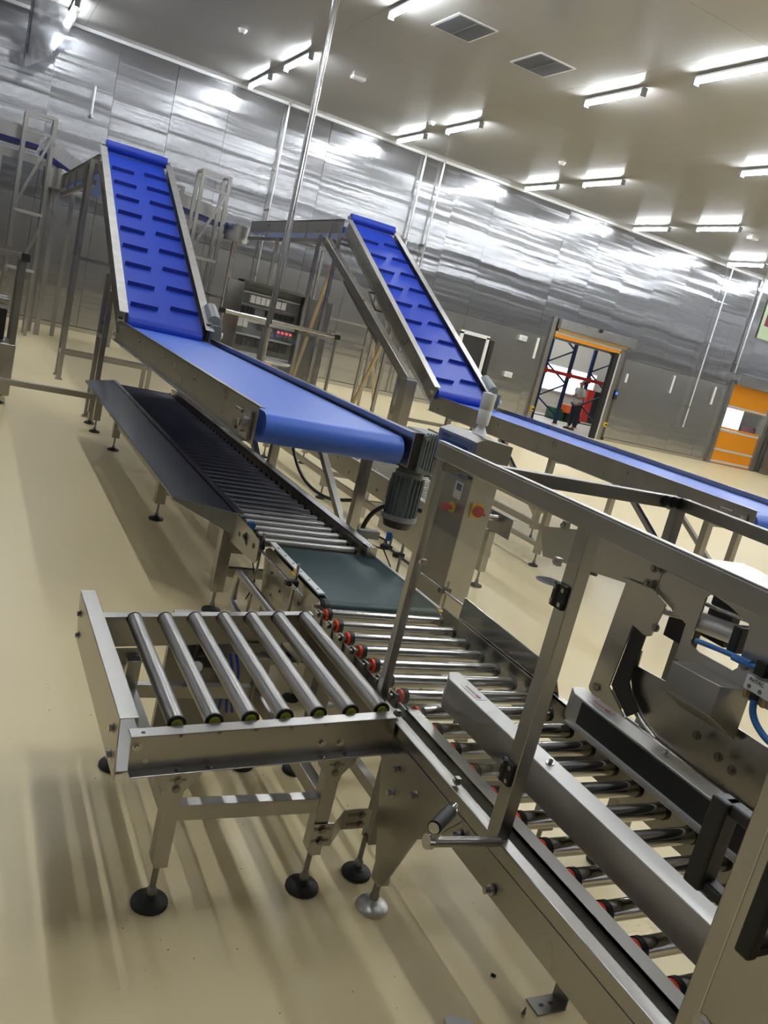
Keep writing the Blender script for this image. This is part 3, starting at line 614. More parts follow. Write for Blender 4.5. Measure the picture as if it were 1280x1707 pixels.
# ---- open electrical cabinet with wiring, glass railing in front
t = thing('electrical_cabinet', (5.0, 15.2, 0), 'open electrical cabinet with wiring and red indicator lights by back wall', 'cabinet')
x0, x1, y, z1 = 4.35, 5.62, 15.0, 2.0
MB().box(x0, y+.35, .1, x1, y+.40, z1).build('back_panel', MOTORL, t)
MB().box(x0, y, .1, x0+.03, y+.4, z1).box(x1-.03, y, .1, x1, y+.4, z1).box(x0, y, z1-.03, x1, y+.4, z1+.02).box(x0, y, 0, x1, y+.4, .1).build('shell', STEELD, t)
for xa, xb in ((x0-.38, x0), (x1, x1+.34)): q = MB().beam((xa if xa < x0 else xb, y-.35, 1.05), (xb if xa < x0 else xa, y, 1.05), .03, 1.85).build('door', STEELD, t)
rows = [(1.72, 4.6, 5.3, WHITEP, .1, .14), (1.50, 4.45, 4.8, BLACK, .07, .12), (1.52, 4.95, 5.55, BLACK, .055, .10), (1.28, 4.45, 4.75, WHITEP, .1, .16), (1.25, 4.85, 5.1, BLACK, .07, .12), (1.22, 5.2, 5.6, PANELB, .08, .13), (.95, 4.5, 5.5, BLACK, .09, .16), (.62, 4.5, 5.5, MOTOR, .12, .18), (.35, 4.6, 5.4, BLACK, .1, .1)]
for z, a, b, m, dw, h in rows:
    n = max(1, int((b-a)/dw))
    for k in range(n): MB().box(a+k*dw, y+.24, z-h/2, a+(k+.86)*dw, y+.35, z+h/2).build('breaker', m, t)
    MB().box(x0+.05, y+.30, z+h/2+.02, x1-.05, y+.35, z+h/2+.05).build('wire_duct', WHITES, t)
for k in range(4): MB().cyl((5.24+k*.08, y+.21, 1.24), (5.24+k*.08, y+.24, 1.24), .018, 8).build('indicator', REDLED, t)
MB().cyl((5.2, y+.2, .62), (5.2, y+.24, .62), .02, 8).build('indicator', REDLED, t)
t = thing('guard_railing', (4.15, 12, 0), 'low round-tube railing with clear sheets in front of the electrical cabinet', 'railing')
for x in (3.25, 3.95, 5.05): MB().cyl((x, 12, 0), (x, 12, 1.46), .028, 12).build('post', STEEL, t); MB().box(x-.04, 11.96, 1.44, x+.04, 12.04, 1.51).build('corner_block', BLACK, t)
for z in (1.475, .55): MB().cyl((3.25, 12, z), (5.05, 12, z), .03, 12).build('rail_tube', CHROME, t)
for a, b in ((3.28, 3.92), (3.98, 5.02)): MB().box(a, 11.995, .6, b, 12.005, 1.44).build('clear_sheet', ACRYL, t)
t = thing('round_tray_stand', (4.5, 13.6, 0), 'round steel tray stand half hidden behind the blue belt', 'stand')
MB().lathe([(.45, .78), (.48, .80), (.48, .82), (.45, .82)], (4.5, 13.6, 0), 24).build('tray', ALU, t)
for k in range(4): a = k*1.57+.4; MB().cyl((4.5+.35*math.cos(a), 13.6+.35*math.sin(a), 0), (4.5+.35*math.cos(a), 13.6+.35*math.sin(a), .8), .02, 8).build('leg', STEEL, t)
# ---- machine at far left edge
t = thing('filling_machine', (.3, 10.2, 0), 'steel machine with open guard frame at the left edge', 'machine')
MB().box(-.6, 9.9, .10, .57, 10.6, .66).build('base_cabinet', STEEL, t, .01)
for x, y in ((.53, 9.93), (.53, 10.57), (-.5, 9.93)): MB().box(x-.03, y-.03, .66, x+.03, y+.03, 1.55).build('post', STEELD, t)
MB().box(-.6, 9.9, 1.55, .57, 9.96, 1.61).box(.51, 9.9, 1.55, .57, 10.6, 1.61).box(-.6, 10.54, 1.55, .57, 10.6, 1.61).build('top_rail', STEEL, t)
MB().box(.50, 9.88, 1.54, .585, 9.90, 1.62).build('end_cap', BLACK, t)
MB().box(-.4, 10.1, .67, .45, 10.5, 1.0).build('drive_housing', BLACK, t, .01); MB().cyl((-.3, 10.0, 1.1), (.45, 10.0, 1.1), .05, 14).build('drive_shaft', STEELD, t)
for x, y in ((.48, 9.98), (.48, 10.5), (-.5, 9.98)): foot(t, x, y, .1, .06)
tag(MB().box(-.9, 9.22, .325, 1.36, 9.28, .385).build('floor_rail', STEEL, None, .002), 'long low steel bar from left machine to tray conveyor', 'bar')
# ================================================================== LONG ROLLER CONVEYOR WITH SIDE TRAY
t = thing('roller_conveyor', (1.75, 6.3, 0), 'long dark roller conveyor with wide side tray under blue belt', 'conveyor')
yN, yFr, zr = 3.80, 8.85, .60
def roller(x0, x1, y, z, r, parent, m, cap=BLACK, core=None):
    q = MB().cyl((x0, y, z), (x1, y, z), r, 20).build('roller', m, parent)
    MB().cyl((x1, y, z), (x1+.012, y, z), r*1.06, 16).cyl((x0-.012, y, z), (x0, y, z), r*1.06, 16).cyl((x0-.03, y, z), (x1+.03, y, z), .007, 8).build('bearing_cap', cap, q)
    return q
r0 = roller(1.49, 2.00, 3.89, .572, .024, t, ROLL)
for k in range(1, 44): copy_part(r0, t, (0, k*.1135, 0))
MB().plate('x', 1.440, 1.446, [(yN, .50), (yN+.03, .47), (4.35, .44), (yFr, .46), (yFr, .61), (3.95, .61), (yN+.02, .595)]).build('left_side_plate', STEEL, t)
q = MB().box(2.035, yN, .48, 2.04, yFr, .63).box(2.035, yN, .625, 2.095, yFr, .63).box(2.09, yN, .58, 2.095, yFr, .63).box(2.035, yN-.002, .48, 2.095, yN, .63).build('right_side_rail', STEEL, t)
b = MB()
for yy in (4.0, 4.13, 4.3): bolt(b, (1.44, yy, .53), (-1, 0, 0), .010)
b.build('bolt', STEELD, t)
tr = MB().add([(1.18, 4.62, .565), (1.44, 4.22, .615), (1.44, yFr, .615), (1.18, yFr, .565), (1.18, 4.62, .545), (1.44, 4.22, .49), (1.44, yFr, .49), (1.18, yFr, .545)],
              [(0,1,2,3), (7,6,5,4), (0,4,5,1), (1,5,6,2), (2,6,7,3), (3,7,4,0)]).build('side_tray', TRAYM, t, .003)
MB().box(1.44, 4.22, .612, 1.475, yFr, .618).build('tray_lip', STEEL, tr)
for x, y in ((1.44, 4.33), (1.46, 6.08), (1.47, 8.35), (2.06, 4.33), (2.06, 6.08), (2.06, 8.35), (1.39, 9.15), (1.39, 9.6)):
    top = .50 if y < 9 else .48
    MB().box(x-.035, y-.035, .13, x+.035, y+.035, top).build('leg', STEEL, t, .002); foot(t, x, y, .14, .055)
for y in (4.33, 6.08, 8.35): MB().box(1.47, y-.02, .22, 2.03, y+.02, .27).build('cross_bar', STEEL, t)
MB().box(1.37, 9.17, .40, 1.41, 9.58, .44).box(1.39, 9.12, .44, 2.05, 9.18, .48).build('cross_bar', STEEL, t)
MB().box(1.46, 5.9, .24, 1.50, 8.3, .28).box(2.04, 4.4, .24, 2.08, 8.3, .28).build('side_bar', STEEL, t)
for y in (6.0, 7.2, 8.3): MB().beam((1.2, y, .545), (1.44, y, .42), .03, .04).build('tray_bracket', STEEL, t)
MB().box(1.50, 4.62, .26, 1.70, 4.9, .44).box(1.72, 4.6, .36, 2.0, 4.9, .43).build('drive_box', STEELD, t, .004)
# ================================================================== GREEN BELT FEED CONVEYOR
t = thing('green_belt_conveyor', (1.82, 3.5, 0), 'short dark green belt conveyor between long roller conveyor and packing machine', 'conveyor')
b = MB(); r = .04; y0, y1, zt = 3.08, 3.86, .572
pts = [(y1-r+r*math.sin(a), zt-r+r*math.cos(a)) for a in [math.pi*k/10 for k in range(11)]]+[(y0+r-r*math.sin(a), zt-r-r*math.cos(a)) for a in [math.pi*k/10 for k in range(11)]]
n = len(pts); b.add([(1.545, p, q) for p, q in pts]+[(2.10, p, q) for p, q in pts], [(i, (i+1) % n, n+(i+1) % n, n+i) for i in range(n)], True)
b.add([(1.545, p, q) for p, q in pts], [tuple(range(n))]); b.add([(2.10, p, q) for p, q in pts], [tuple(range(n))])
b.build('belt', GREEN, t)
for x, d, nm in ((1.515, -1, 'left_side_plate'), (2.125, 1, 'right_side_plate')):
    q = MB().plate('x', x, x+.005, [(3.10, .50), (3.16, .46), (3.2, .22), (3.8, .22), (3.88, .46), (3.9, .53), (3.85, .556), (3.16, .556), (3.10, .54)]).build(nm, STEEL, t)
    b = MB()
    for yy, zz in ((3.3, .35), (3.5, .28), (3.7, .36), (3.35, .46), (3.75, .46), (3.6, .42)): bolt(b, (x, yy, zz), (-1, 0, 0), .007)
    b.build('bolt', STEELD, q)
MB().box(1.516, 3.17, .574, 1.547, 3.92, .582).build('white_guide_strip', WHITEP, t); MB().box(2.098, 3.1, .574, 2.112, 3.86, .58).build('white_guide_strip', WHITEP, t)
MB().box(1.517, 3.45, .558, 1.519, 3.50, .572).box(1.505, 3.44, .556, 1.517, 3.50, .557).build('yellow_label', YELLOW, t); MB().box(2.114, 3.10, .560, 2.135, 3.19, .562).build('yellow_label', YELLOW, t)
b = MB()
for k in range(7): b.piece().cyl((1.531, 3.22+k*.11, .582), (1.531, 3.22+k*.11, .584), .006, 8)
b.build('screw', STEELD, t)
q = MB().cyl((1.505, 3.13, .532), (1.52, 3.13, .532), .022, 14).cyl((1.485, 3.13, .532), (1.505, 3.13, .532), .011, 6, smooth=False).build('drum_bolt', CHROME, t)
MB().cyl((1.522, 3.12, .532), (1.543, 3.12, .532), .043, 20).build('drum_end', BLACK, t)
MB().tube([(1.42, 3.2, .38), (1.42, 3.87, .38), (1.42, 3.95, .36), (1.42, 3.965, .28), (1.42, 3.95, .21), (1.42, 3.87, .19), (1.42, 3.75, .19)], .022, 12, 5).build('bent_push_tube', STEEL, t)
MB().box(1.40, 3.3, .17, 1.9, 3.36, .21).box(1.50, 3.25, .17, 1.56, 3.75, .21).build('lower_frame', STEEL, t)
MB().box(1.53, 3.28, .13, 2.12, 3.72, .22).build('drive_cover', STEELD, t)
for x in (1.56, 2.1):
    for y in (3.3, 3.7): MB().box(x-.025, y-.025, .12, x+.025, y+.025, .23).build('leg', STEEL, t); foot(t, x, y, .13, .04)
def sensor_rod(x, ya, yb, z, lab, posts, sens):
    t = thing('sensor_rail', (x, (ya+yb)/2, z), lab, 'sensor rail', 'sensor rails beside the green belt')
    MB().cyl((x, ya, z), (x, yb, z), .008, 10).build('rail_rod', CHROME, t)
    for y, z0, z1 in posts:
        MB().cyl((x+.022, y, z0), (x+.022, y, z1), .008, 10).build('upright_rod', STEEL, t)
        MB().box(x-.015, y-.016, z-.014, x+.037, y+.016, z+.014).cyl((x-.012, y, z), (x-.024, y, z), .014, 10).build('clamp', BLACK, t, .004)
    y = sens
    MB().box(x-.012, y-.012, z+.035, x+.012, y+.012, z+.085).build('sensor', BLUES, t, .003)
    MB().cyl((x+.02, y, z-.02), (x+.02, y, z+.07), .007, 8).build('upright_rod', STEEL, t)
    MB().box(x-.03, y-.02, z-.014, x+.03, y+.02, z+.010).build('clamp', BLACK, t, .004)
    MB().tube([(x-.005, y, z+.035), (x-.03, y-.02, z), (x+.01, y-.10, z-.10), (x+.02, y-.16, z-.2), (x+.01, y-.12, z-.3)], .004, 6).build('cable', CABLE, t)
    return t
sensor_rod(1.46, 3.20, 4.05, .548, 'left sensor rail with blue sensor beside the green belt', [(3.37, .17, .64), (3.88, .17, .62)], 4.03)
sensor_rod(2.20, 3.05, 3.92, .615, 'right sensor rail with blue sensor beyond the green belt', [(3.25, .0, .66), (3.76, .0, .68)], 3.90)
tag(MB().box(2.26, 3.45, 0, 2.30, 3.49, .3).build('rod_stand', STEELD), 'small dark stand under the right sensor rail', 'stand')
t = thing('photo_sensor', (2.36, 4.45, 0), 'small photo sensor with looped black lead on steel rod', 'sensor')
MB().cyl((2.36, 4.45, 0), (2.36, 4.45, .50), .010, 10).build('rod', STEEL, t)
MB().box(2.29, 4.42, .50, 2.43, 4.47, .55).build('sensor_body', MOTORL, t, .004)
MB().tube([(2.43, 4.44, .52), (2.48, 4.42, .50), (2.47, 4.38, .46), (2.42, 4.40, .46), (2.38, 4.44, .44), (2.37, 4.44, .2)], .006, 6).build('lead', CABLE, t)
# ================================================================== CHROME ROLLER CONVEYOR
t = thing('chrome_roller_conveyor', (1.78, 1.9, 0), 'chrome roller conveyor with orange end seals running through the packing machine', 'conveyor')
def crl(y):
    q = MB().cyl((1.505, y, .555), (2.035, y, .555), .025, 24).build('roller', CHROME, t)
    MB().piece().cyl((1.488, y, .555), (1.505, y, .555), .0275, 20).piece().cyl((2.035, y, .555), (2.05, y, .555), .0275, 20).build('black_collar', BLACK, q)
    MB().cyl((1.476, y, .555), (1.489, y, .555), .024, 20).build('orange_seal', ORANGE, q)
    MB().cyl((1.44, y, .555), (1.478, y, .555), .009, 10).cyl((1.452, y, .555), (1.464, y, .555), .015, 6, smooth=False).build('shaft_end', STEEL, q)
    return q
c0 = crl(2.99)
for k in range(1, 21): copy_part(c0, t, (0, -k*.1185, 0))
MB().box(1.458, .45, .47, 1.466, 3.05, .545).build('left_side_plate', STEELD, t)
b = MB()
for k in range(21): b.plate('x', 1.452, 1.458, [(2.95-k*.1185, .50), (3.03-k*.1185, .50), (3.01-k*.1185, .57), (2.97-k*.1185, .57)])
b.build('shaft_bracket', STEELD, t, kind='stuff')
MB().box(2.09, .45, .45, 2.098, 3.05, .60).box(2.09, .45, .595, 2.125, 2.3, .60).build('right_side_plate', STEEL, t)
for y in (2.09, 2.71):
    for x in (1.40, 2.11):
        MB().box(x-.03, y-.03, .13, x+.03, y+.03, .47).build('leg', STEELD, t, .002); foot(t, x-.03 if x < 2 else x, y, .14, .05)
MB().box(1.42, 2.69, .25, 2.1, 2.73, .29).build('cross_bar', STEEL, t); MB().box(1.385, 2.1, .25, 1.415, 2.7, .29).build('side_bar', STEEL, t)
MB().box(1.46, 2.0, .36, 2.09, 2.05, .46).build('belt_guard', STEELD, t)
MB().plate('x', 2.105, 2.110, [(2.19, .585), (2.94, .575), (2.93, .70), (2.36, .685), (2.24, .66)]).build('polished_side_sheet', POL, t)
# ================================================================== PACKING MACHINE
t = thing('packing_machine', (1.85, 1.4, 0), 'stainless packing machine frame with clear guard panel at right foreground', 'machine')
PM = t
x0 = 1.36
MB().box(x0-.02, .45, 1.405, x0+.02, 2.22, 1.455).build('top_front_rail', STEEL, t, .003)
MB().box(x0-.02, .45, 1.405+.052, x0+.0, 2.22, 1.459).build('top_edge_strip', ALU, t)
MB().box(x0, 2.18, 1.37, 2.42, 2.22, 1.415).build('top_back_rail', STEELD, t, .003)
MB().box(2.38, .45, 1.37, 2.42, 2.22, 1.415).build('top_far_rail', STEELD, t, .003)
b = MB()
for yy, xx in ((2.20, 2.30), (2.20, 2.34), (2.20, 2.38), (2.1, 2.40)): bolt(b, (xx, 2.18 if yy > 2.15 else yy, 1.395), (0, -1, 0) if yy > 2.15 else (-1, 0, 0), .013)
b.build('black_bolt', BLACK, t)
MB().box(2.38, 2.18, .55, 2.42, 2.22, 1.37).build('far_post', STEELD, t, .002)
MB().box(x0-.015, 2.185, .585, x0+.015, 2.215, 1.41).build('corner_post', STEEL, t, .002)
p2 = MB().box(x0-.02, 1.46, .585, x0+.02, 1.505, 1.41).build('door_post', STEEL, t, .002)
ep = MB().box(1.30, .40, .02, 1.325, .828, 1.41).box(1.325, .40, .02, 1.52, .42, 1.41).build('end_post', STEEL, t, .003)
b = MB(); bolt(b, (1.30, .775, .70), (-1, 0, 0), .014); bolt(b, (1.30, .66, 1.2), (-1, 0, 0), .012); b.build('bolt', CHROME, ep)
MB().box(1.299, .7885, .1, 1.301, .7915, 1.40).build('weld_line', ALU, ep)
MB().box(x0-.02, .45, .545, x0+.02, 2.22, .585).build('base_rail', STEEL, t, .003)
MB().box(x0-.02, .45, .445, x0-.014, 2.19, .543).build('skirt_plate', STEEL, t, .001)
MB().box(x0+.02, .45, .560, x0+.045, 2.17, .568).box(x0+.040, .45, .5, x0+.046, 2.15, .60).box(x0+.040, .45, .594, x0+.090, 2.1, .60).build('inner_rail', STEEL, t)
MB().plate('x', 1.333, 1.339, [(2.10, .545), (1.95, .17), (1.93, .13), (1.90, .115), (1.87, .13), (1.775, .36), (1.72, .40), (1.60, .545)]).build('leg_plate', STEEL, t)
b = MB()
for yy, zz in ((1.95, .48), (1.83, .47), (1.95, .40), (1.60, .50), (1.42, .47)): bolt(b, (1.333, yy, zz), (-1, 0, 0), .009, .02)
b.build('bolt', CHROME, t)
MB().box(1.335, 1.90, .10, 1.375, 1.95, .5).build('leg', STEEL, t, .002); foot(t, 1.355, 1.93, .12, .052, ALU, .012)
MB().box(2.36, 1.0, .12, 2.41, 1.05, 1.37).build('leg', STEELD, t); foot(t, 2.385, 1.025, .13, .05)
MB().box(2.36, 2.0, .12, 2.41, 2.05, .6).build('leg', STEELD, t); foot(t, 2.385, 2.025, .13, .05)
MB().box(2.1, 2.0, .5, 2.41, 2.05, .56).box(2.1, 1.0, .5, 2.41, 1.05, .56).box(2.37, .45, .5, 2.42, 2.2, .56).box(1.38, .5, .48, 2.1, .56, .54).build('base_beam', STEELD, t)
pane = MB().box(x0-.004, 1.512, .592, x0+.002, 2.180, 1.402).build('clear_guard_panel', ACRYL, t)
MB().box(x0-.006, 1.506, .592, x0+.006, 1.513, 1.402).build('panel_edge', WHITEP, pane)
for z in (1.235, .76):
    h = MB().box(x0-.030, 1.468, z-.030, x0-.020, 1.515, z+.030).cyl((x0-.028, 1.50, z-.028), (x0-.028, 1.50, z+.028), .007, 10).build('hinge', BLACK, t, .002)
    b = MB()
    for dy in (-.012, .018):
        for dz in (-.018, .018): b.piece().cyl((x0-.030, 1.49+dy, z+dz), (x0-.032, 1.49+dy, z+dz), .006, 10)
    b.build('screw', CHROME, h)
for yy, zz in ((2.16, 1.08), (1.57, 1.39), (1.56, 1.30), (1.70, .60), (2.08, .60)):
    q = MB().box(x0-.006, yy-.008, zz-.010, x0+.008, yy+.008, zz+.010).build('panel_clip', STEEL, t); MB().cyl((x0-.012, yy, zz), (x0-.006, yy, zz), .006, 8).build('screw', CHROME, q)
MB().box(1.292, .868, .905, 1.335, .906, 1.085).box(1.302, .826, 1.062, 1.335, .89, 1.085).box(1.302, .826, .905, 1.335, .89, .928).build('handle', BLACK, t, .005)
MB().box(1.245, .712, .90, 1.270, .742, 1.085).box(1.25, .714, 1.06, 1.302, .740, 1.083).box(1.25, .714, .902, 1.302, .740, .925).build('handle', BLACK, t, .005)
# hand crank
ck = MB().cyl((1.12, 1.43, .619), (1.345, 1.455, .583), .013, 14).build('crank_shaft', STEEL, t)
MB().cyl((1.105, 1.43, .621), (1.12, 1.43, .619), .018, 14).build('shaft_nut', CHROME, ck)
MB().beam((1.122, 1.433, .619), (1.122, 1.385, .735), .008, .020, (1, 0, 0)).build('crank_arm', ALU, ck)
MB().cyl((1.03, 1.318, .742), (1.108, 1.380, .735), .016, 16).build('grip', BLACK, ck, .002)
MB().cyl((1.027, 1.316, .742), (1.030, 1.318, .742), .013, 16).cyl((1.108, 1.38, .735), (1.135, 1.40, .733), .009, 12).build('grip_bolt', CHROME, ck)
# side guides
def guide(xa, xb, ya, yb, z0, z1, lab, dark):
    g = thing('carton_guide', ((xa+xb)/2, (ya+yb)/2, z0), lab, 'guide rail', 'carton guide rails')
    MB().add([(xa, ya, z0), (xb, ya, z0), (xb, yb, z0), (xa+.03, yb, z0), (xa, yb-.05, z0), (xa, ya, z1), (xb, ya, z1), (xb, yb, z1), (xa+.03, yb, z1), (xa, yb-.05, z1)],
             [(4,3,2,1,0), (5,6,7,8,9), (0,1,6,5), (1,2,7,6), (2,3,8,7), (3,4,9,8), (4,0,5,9)]).build('body', ALU, g, .003)
    if dark:
        MB().box(xa-.004, ya+.01, z0+.018, xa, yb-.10, z1-.008).build('black_pad', BLACK, g)
        MB().box(xa-.02, ya, z0, xa, yb-.06, z0+.008).build('lower_lip', ALU, g)
    else: MB().box(xa+.015, ya, z0-.006, xb-.015, yb-.05, z0).build('lower_lip', STEELD, g)
    b = MB()
    for yy in ((ya+yb)/2+.12,)+((ya+.45,) if dark else ()): b.piece().cyl(((xa+xb)/2, yy, z1), ((xa+xb)/2, yy, z1+.003), .012, 12).cyl(((xa+xb)/2, yy, z1), ((xa+xb)/2, yy, z1+.018), .006, 8)
    b.build('bolt', CHROME, g)
    s = MB().plate('z', z1+.0005, z1+.0012, [(xa+.02, yb-.20), (xb-.015, yb-.20), (xb-.015, yb-.10), (xa+.02, yb-.10)]).build('arrow_sticker', WHITES if not dark else ALU, g)
    c = (xa+xb)/2
    for k in range(4): MB().box(c-.004, yb-.158+k*.014, z1+.0013, c+.003, yb-.148+k*.014, z1+.0016).build('red_mark', REDP, s)
    MB().plate('z', z1+.0013, z1+.0016, [(c-.010, yb-.180), (c, yb-.195), (c+.010, yb-.180), (c+.004, yb-.180), (c+.004, yb-.165), (c-.004, yb-.165), (c-.004, yb-.180)]).build('red_arrow', REDP, s)
    return g
guide(1.545, 1.615, .80, 2.17, .60, .705, 'plain aluminium carton guide rail nearest the clear guard panel', False)
guide(2.03, 2.11, .95, 2.10, .59, .695, 'aluminium carton guide rail with black pad on the far side', True)
# flap mechanism on the far side (steel plates standing on edge)
fm = thing('flap_folding_unit', (2.3, 1.8, .58), 'flap folding unit of cut steel plates with air cylinder', 'machine unit')
MB().plate('x', 2.296, 2.302, [(2.80, 1.10), (2.735, .985), (2.237, 1.056), (2.09, 1.079), (2.084, 1.185), (2.386, 1.205)]).build('upper_plate', STEEL, fm)
MB().plate('x', 2.276, 2.282, [(2.25, 1.075), (2.217, 1.06), (2.239, .630), (2.23, .618), (2.199, .608), (2.156, .616), (2.145, .64), (2.123, .935), (2.062, .924), (2.045, .925), (2.028, .935), (2.008, 1.06), (2.09, 1.09)]).build('folding_arm', STEEL, fm)
MB().plate('x', 2.284, 2.290, [(2.123, .935), (2.058, .925), (2.067, .731), (1.983, .659), (2.027, .617), (2.141, .686)]).build('arm_flange', BLACK, fm)
MB().plate('x', 2.270, 2.276, [(2.141, .683), (2.158, .616), (2.05, .590), (2.025, .60), (2.03, .62)]).build('arm_toe', STEEL, fm)
MB().plate('x', 2.298, 2.304, [(2.084, 1.20), (2.087, 1.08), (1.92, 1.029), (1.918, .903), (1.638, .908), (1.535, .915), (1.40, .930), (1.30, .935), (1.30, 1.25), (1.60, 1.24)],
           [(1.876, 1.145), (1.865, 1.16), (1.85, 1.164), (1.78, 1.155), (1.69, 1.13), (1.682, 1.115), (1.676, .985), (1.69, .968), (1.84, .965), (1.87, .975), (1.88, .99)]).build('main_plate', STEEL, fm)
MB().plate('x', 2.318, 2.324, [(2.126, .832), (2.083, .853), (2.08, .793), (1.933, .803), (1.502, .803), (1.40, .80), (1.30, .80), (1.30, .588), (1.712, .587), (1.895, .60), (2.005, .643), (2.07, .70), (2.11, .77)]).build('curved_guard', STEEL, fm)
MB().tube([(2.30, 1.90+.14, .60), (2.30, 1.9, .598), (2.30, 1.7, .592), (2.30, 1.45, .59)], .012, 10, 1).build('edge_rod', STEEL, fm)
MB().tube([(2.31, 2.125, .85), (2.31, 2.118, .77), (2.31, 2.07, .69), (2.31, 2.0, .635), (2.31, 1.90, .60)], .010, 8).build('bead_edge', STEEL, fm)
MB().add([(2.19, 1.833, .93), (2.19, 1.631, .94), (2.19, 1.631, .835), (2.19, 1.833, .827), (2.296, 1.833, .93), (2.296, 1.60, .94), (2.296, 1.60, .77), (2.296, 1.833, .763)],
         [(0,1,2,3), (7,6,5,4), (0,4,5,1), (1,5,6,2), (2,6,7,3), (3,7,4,0)]).build('bent_cover', STEEL, fm, .002)
b = MB()
for yy, zz in ((2.02, .97), (2.12, 1.10), (2.11, 1.16), (1.64, 1.01), (1.72, .72), (1.62, .70), (1.56, .69), (2.19, .65), (2.205, .645)): bolt(b, (2.276, yy, zz), (-1, 0, 0), .010)
b.build('bolt', STEELD, fm)
MB().cyl((2.34, 1.93, 1.045), (2.34, 1.735, 1.068), .034, 18).build('air_cylinder', ALU, fm)
MB().cyl((2.34, 1.94, 1.11), (2.34, 1.72, 1.128), .008, 8).build('tie_rod', CHROME, fm)
MB().box(2.29, 1.70, 1.02, 2.39, 1.735, 1.11).build('cylinder_cap', BLACK, fm, .006)
MB().box(2.36, 1.80, 1.0, 2.40, 1.90, 1.22).box(2.37, 1.93, .93, 2.40, 2.06, 1.03).build('black_block', BLACK, fm)
MB().cyl((2.33, 1.95, 1.04), (2.33, 2.06, 1.02), .012, 10).build('piston_rod', CHROME, fm)
for pts, r in ((( (2.27, 1.834, 1.005), (2.26, 1.73, 1.02), (2.25, 1.60, 1.035)), .009), (((2.25, 1.67, 1.022), (2.25, 1.62, 1.025), (2.25, 1.56, 1.035)), .009), (((2.25, 1.553, .95), (2.25, 1.54, .90), (2.25, 1.50, .865), (2.25, 1.44, .85), (2.25, 1.40, .90)), .011)):
    MB().tube(pts, r, 8).build('air_hose', BLUEH, fm)
vl = MB().box(2.24, 1.50, .958, 2.27, 1.595, 1.005).build('solenoid_valve', WHITEP, fm, .003)
MB().piece().box(2.235, 1.54, 1.015, 2.265, 1.575, 1.06).piece().box(2.245, 1.46, .97, 2.275, 1.498, 1.04).piece().cyl((2.25, 1.553, .94), (2.25, 1.553, .958), .014, 10).build('valve_coil', BLACK, vl)
b = MB()
for yy in (1.52, 1.585): b.piece().cyl((2.25, yy, .93), (2.25, yy, .958), .007, 8)
b.build('brass_fitting', BRASS, vl)
b = MB()
for yy in (1.535, 1.575): b.piece().cyl((2.2385, yy, .972), (2.24, yy, .972), .007, 10)
b.build('port', MOTOR, vl)
lettering('AirTAC', .017, (2.2392, 1.583, .990), (0, -1, 0), (0, 0, 1), BLACK, vl)
hd = thing('sloping_hood', (2.7, 1.9, 1.1), 'sloping sheet metal hood behind the machine top rail', 'hood')
MB().plate('x', 2.46, 2.75, [(2.17, 1.12), (2.17, 1.195), (2.13, 1.215), (2.06, 1.215), (1.95, 1.20), (1.2, 1.17), (1.2, 1.12)]).build('hood_shell', STEEL, hd, .004)
MB().piece().box(2.48, 1.3, 0, 2.52, 1.35, 1.13).piece().box(2.48, 2.05, 0, 2.52, 2.1, 1.13).piece().box(2.70, 1.3, 0, 2.74, 1.35, 1.13).build('hood_leg', STEELD, hd)
# ================================================================== GRAVITY ROLLER TABLE (left foreground)
t = thing('roller_table', (.92, 2.42, 0), 'small side roller table with seven rollers and raised end plate, left foreground', 'roller table')
TA = math.atan(.072); XF = Matrix.Translation((.531, 0, .552)) @ Matrix.Rotation(-TA, 4, 'Y')   # local x runs up the slope, z=0 at the front rail top
def T(): return MB(XF)
LX = .80
fr = T().box(0, 2.03, -.105, LX, 2.034, 0).box(0, 2.03, -.004, LX, 2.075, 0).box(0, 1.995, -.105, LX, 2.034, -.101).build('front_rail', STEEL, t, .0015)
rr = T().box(0, 2.812, -.105, LX+.02, 2.816, .010).box(0, 2.812, .006, LX+.02, 2.850, .010).box(0, 2.816, -.105, LX+.02, 2.85, -.101).build('back_rail', STEEL, t, .0015)
b = T()
for xx in (.13, .22, .56, .64): bolt(b, (xx, 2.012, -.101), (0, 0, 1), .008, .006)
for xx, zz in ((.018, -.03), (.56, -.065), (.62, -.07)): bolt(b, (xx, 2.03, zz), (0, -1, 0), .008, .008)
b.build('bolt', CHROME, fr)
T().cyl((.045, 2.0288, -.075), (.045, 2.0302, -.075), .008, 12).build('hole', WHITES, fr)
T().cyl((.035, 2.05, 0), (.035, 2.05, .0008), .006, 12).build('hole', BLACK, fr); T().cyl((LX-.03, 2.83, .010), (LX-.03, 2.83, .0108), .006, 12).build('hole', BLACK, rr)
def trol(x):
    q = T().cyl((x, 2.095, -.006), (x, 2.800, .004), .0255, 26).build('roller', ROLL, t)
    b = T()
    b.piece().cyl((x, 2.0885, -.006), (x, 2.095, -.006), .0270, 22).piece().cyl((x, 2.800, .004), (x, 2.806, .004), .0270, 22)
    b.build('black_end_ring', BLACK, q)
    T().cyl((x, 2.084, -.006), (x, 2.089, -.006), .017, 18).build('yellow_hub', YEL, q)
    T().cyl((x, 2.03, -.006), (x, 2.085, -.006), .006, 8).cyl((x, 2.8, .004), (x, 2.815, .004), .006, 8).build('axle', STEEL, q)
    return q
q0 = trol(.134)
for k in range(1, 7): copy_part(q0, t, XF.to_3x3() @ Vector((.1072*k, 0, 0)))
ez = T().box(-.045, 1.985, -.10, -.041, 2.875, .085).box(-.045, 1.985, .081, .006, 2.875, .085).box(.002, 1.985, .055, .006, 2.875, .085).box(-.045, 2.872, -.10, .0, 2.875, .085).build('end_plate', STEEL, t, .0015)
b = T()
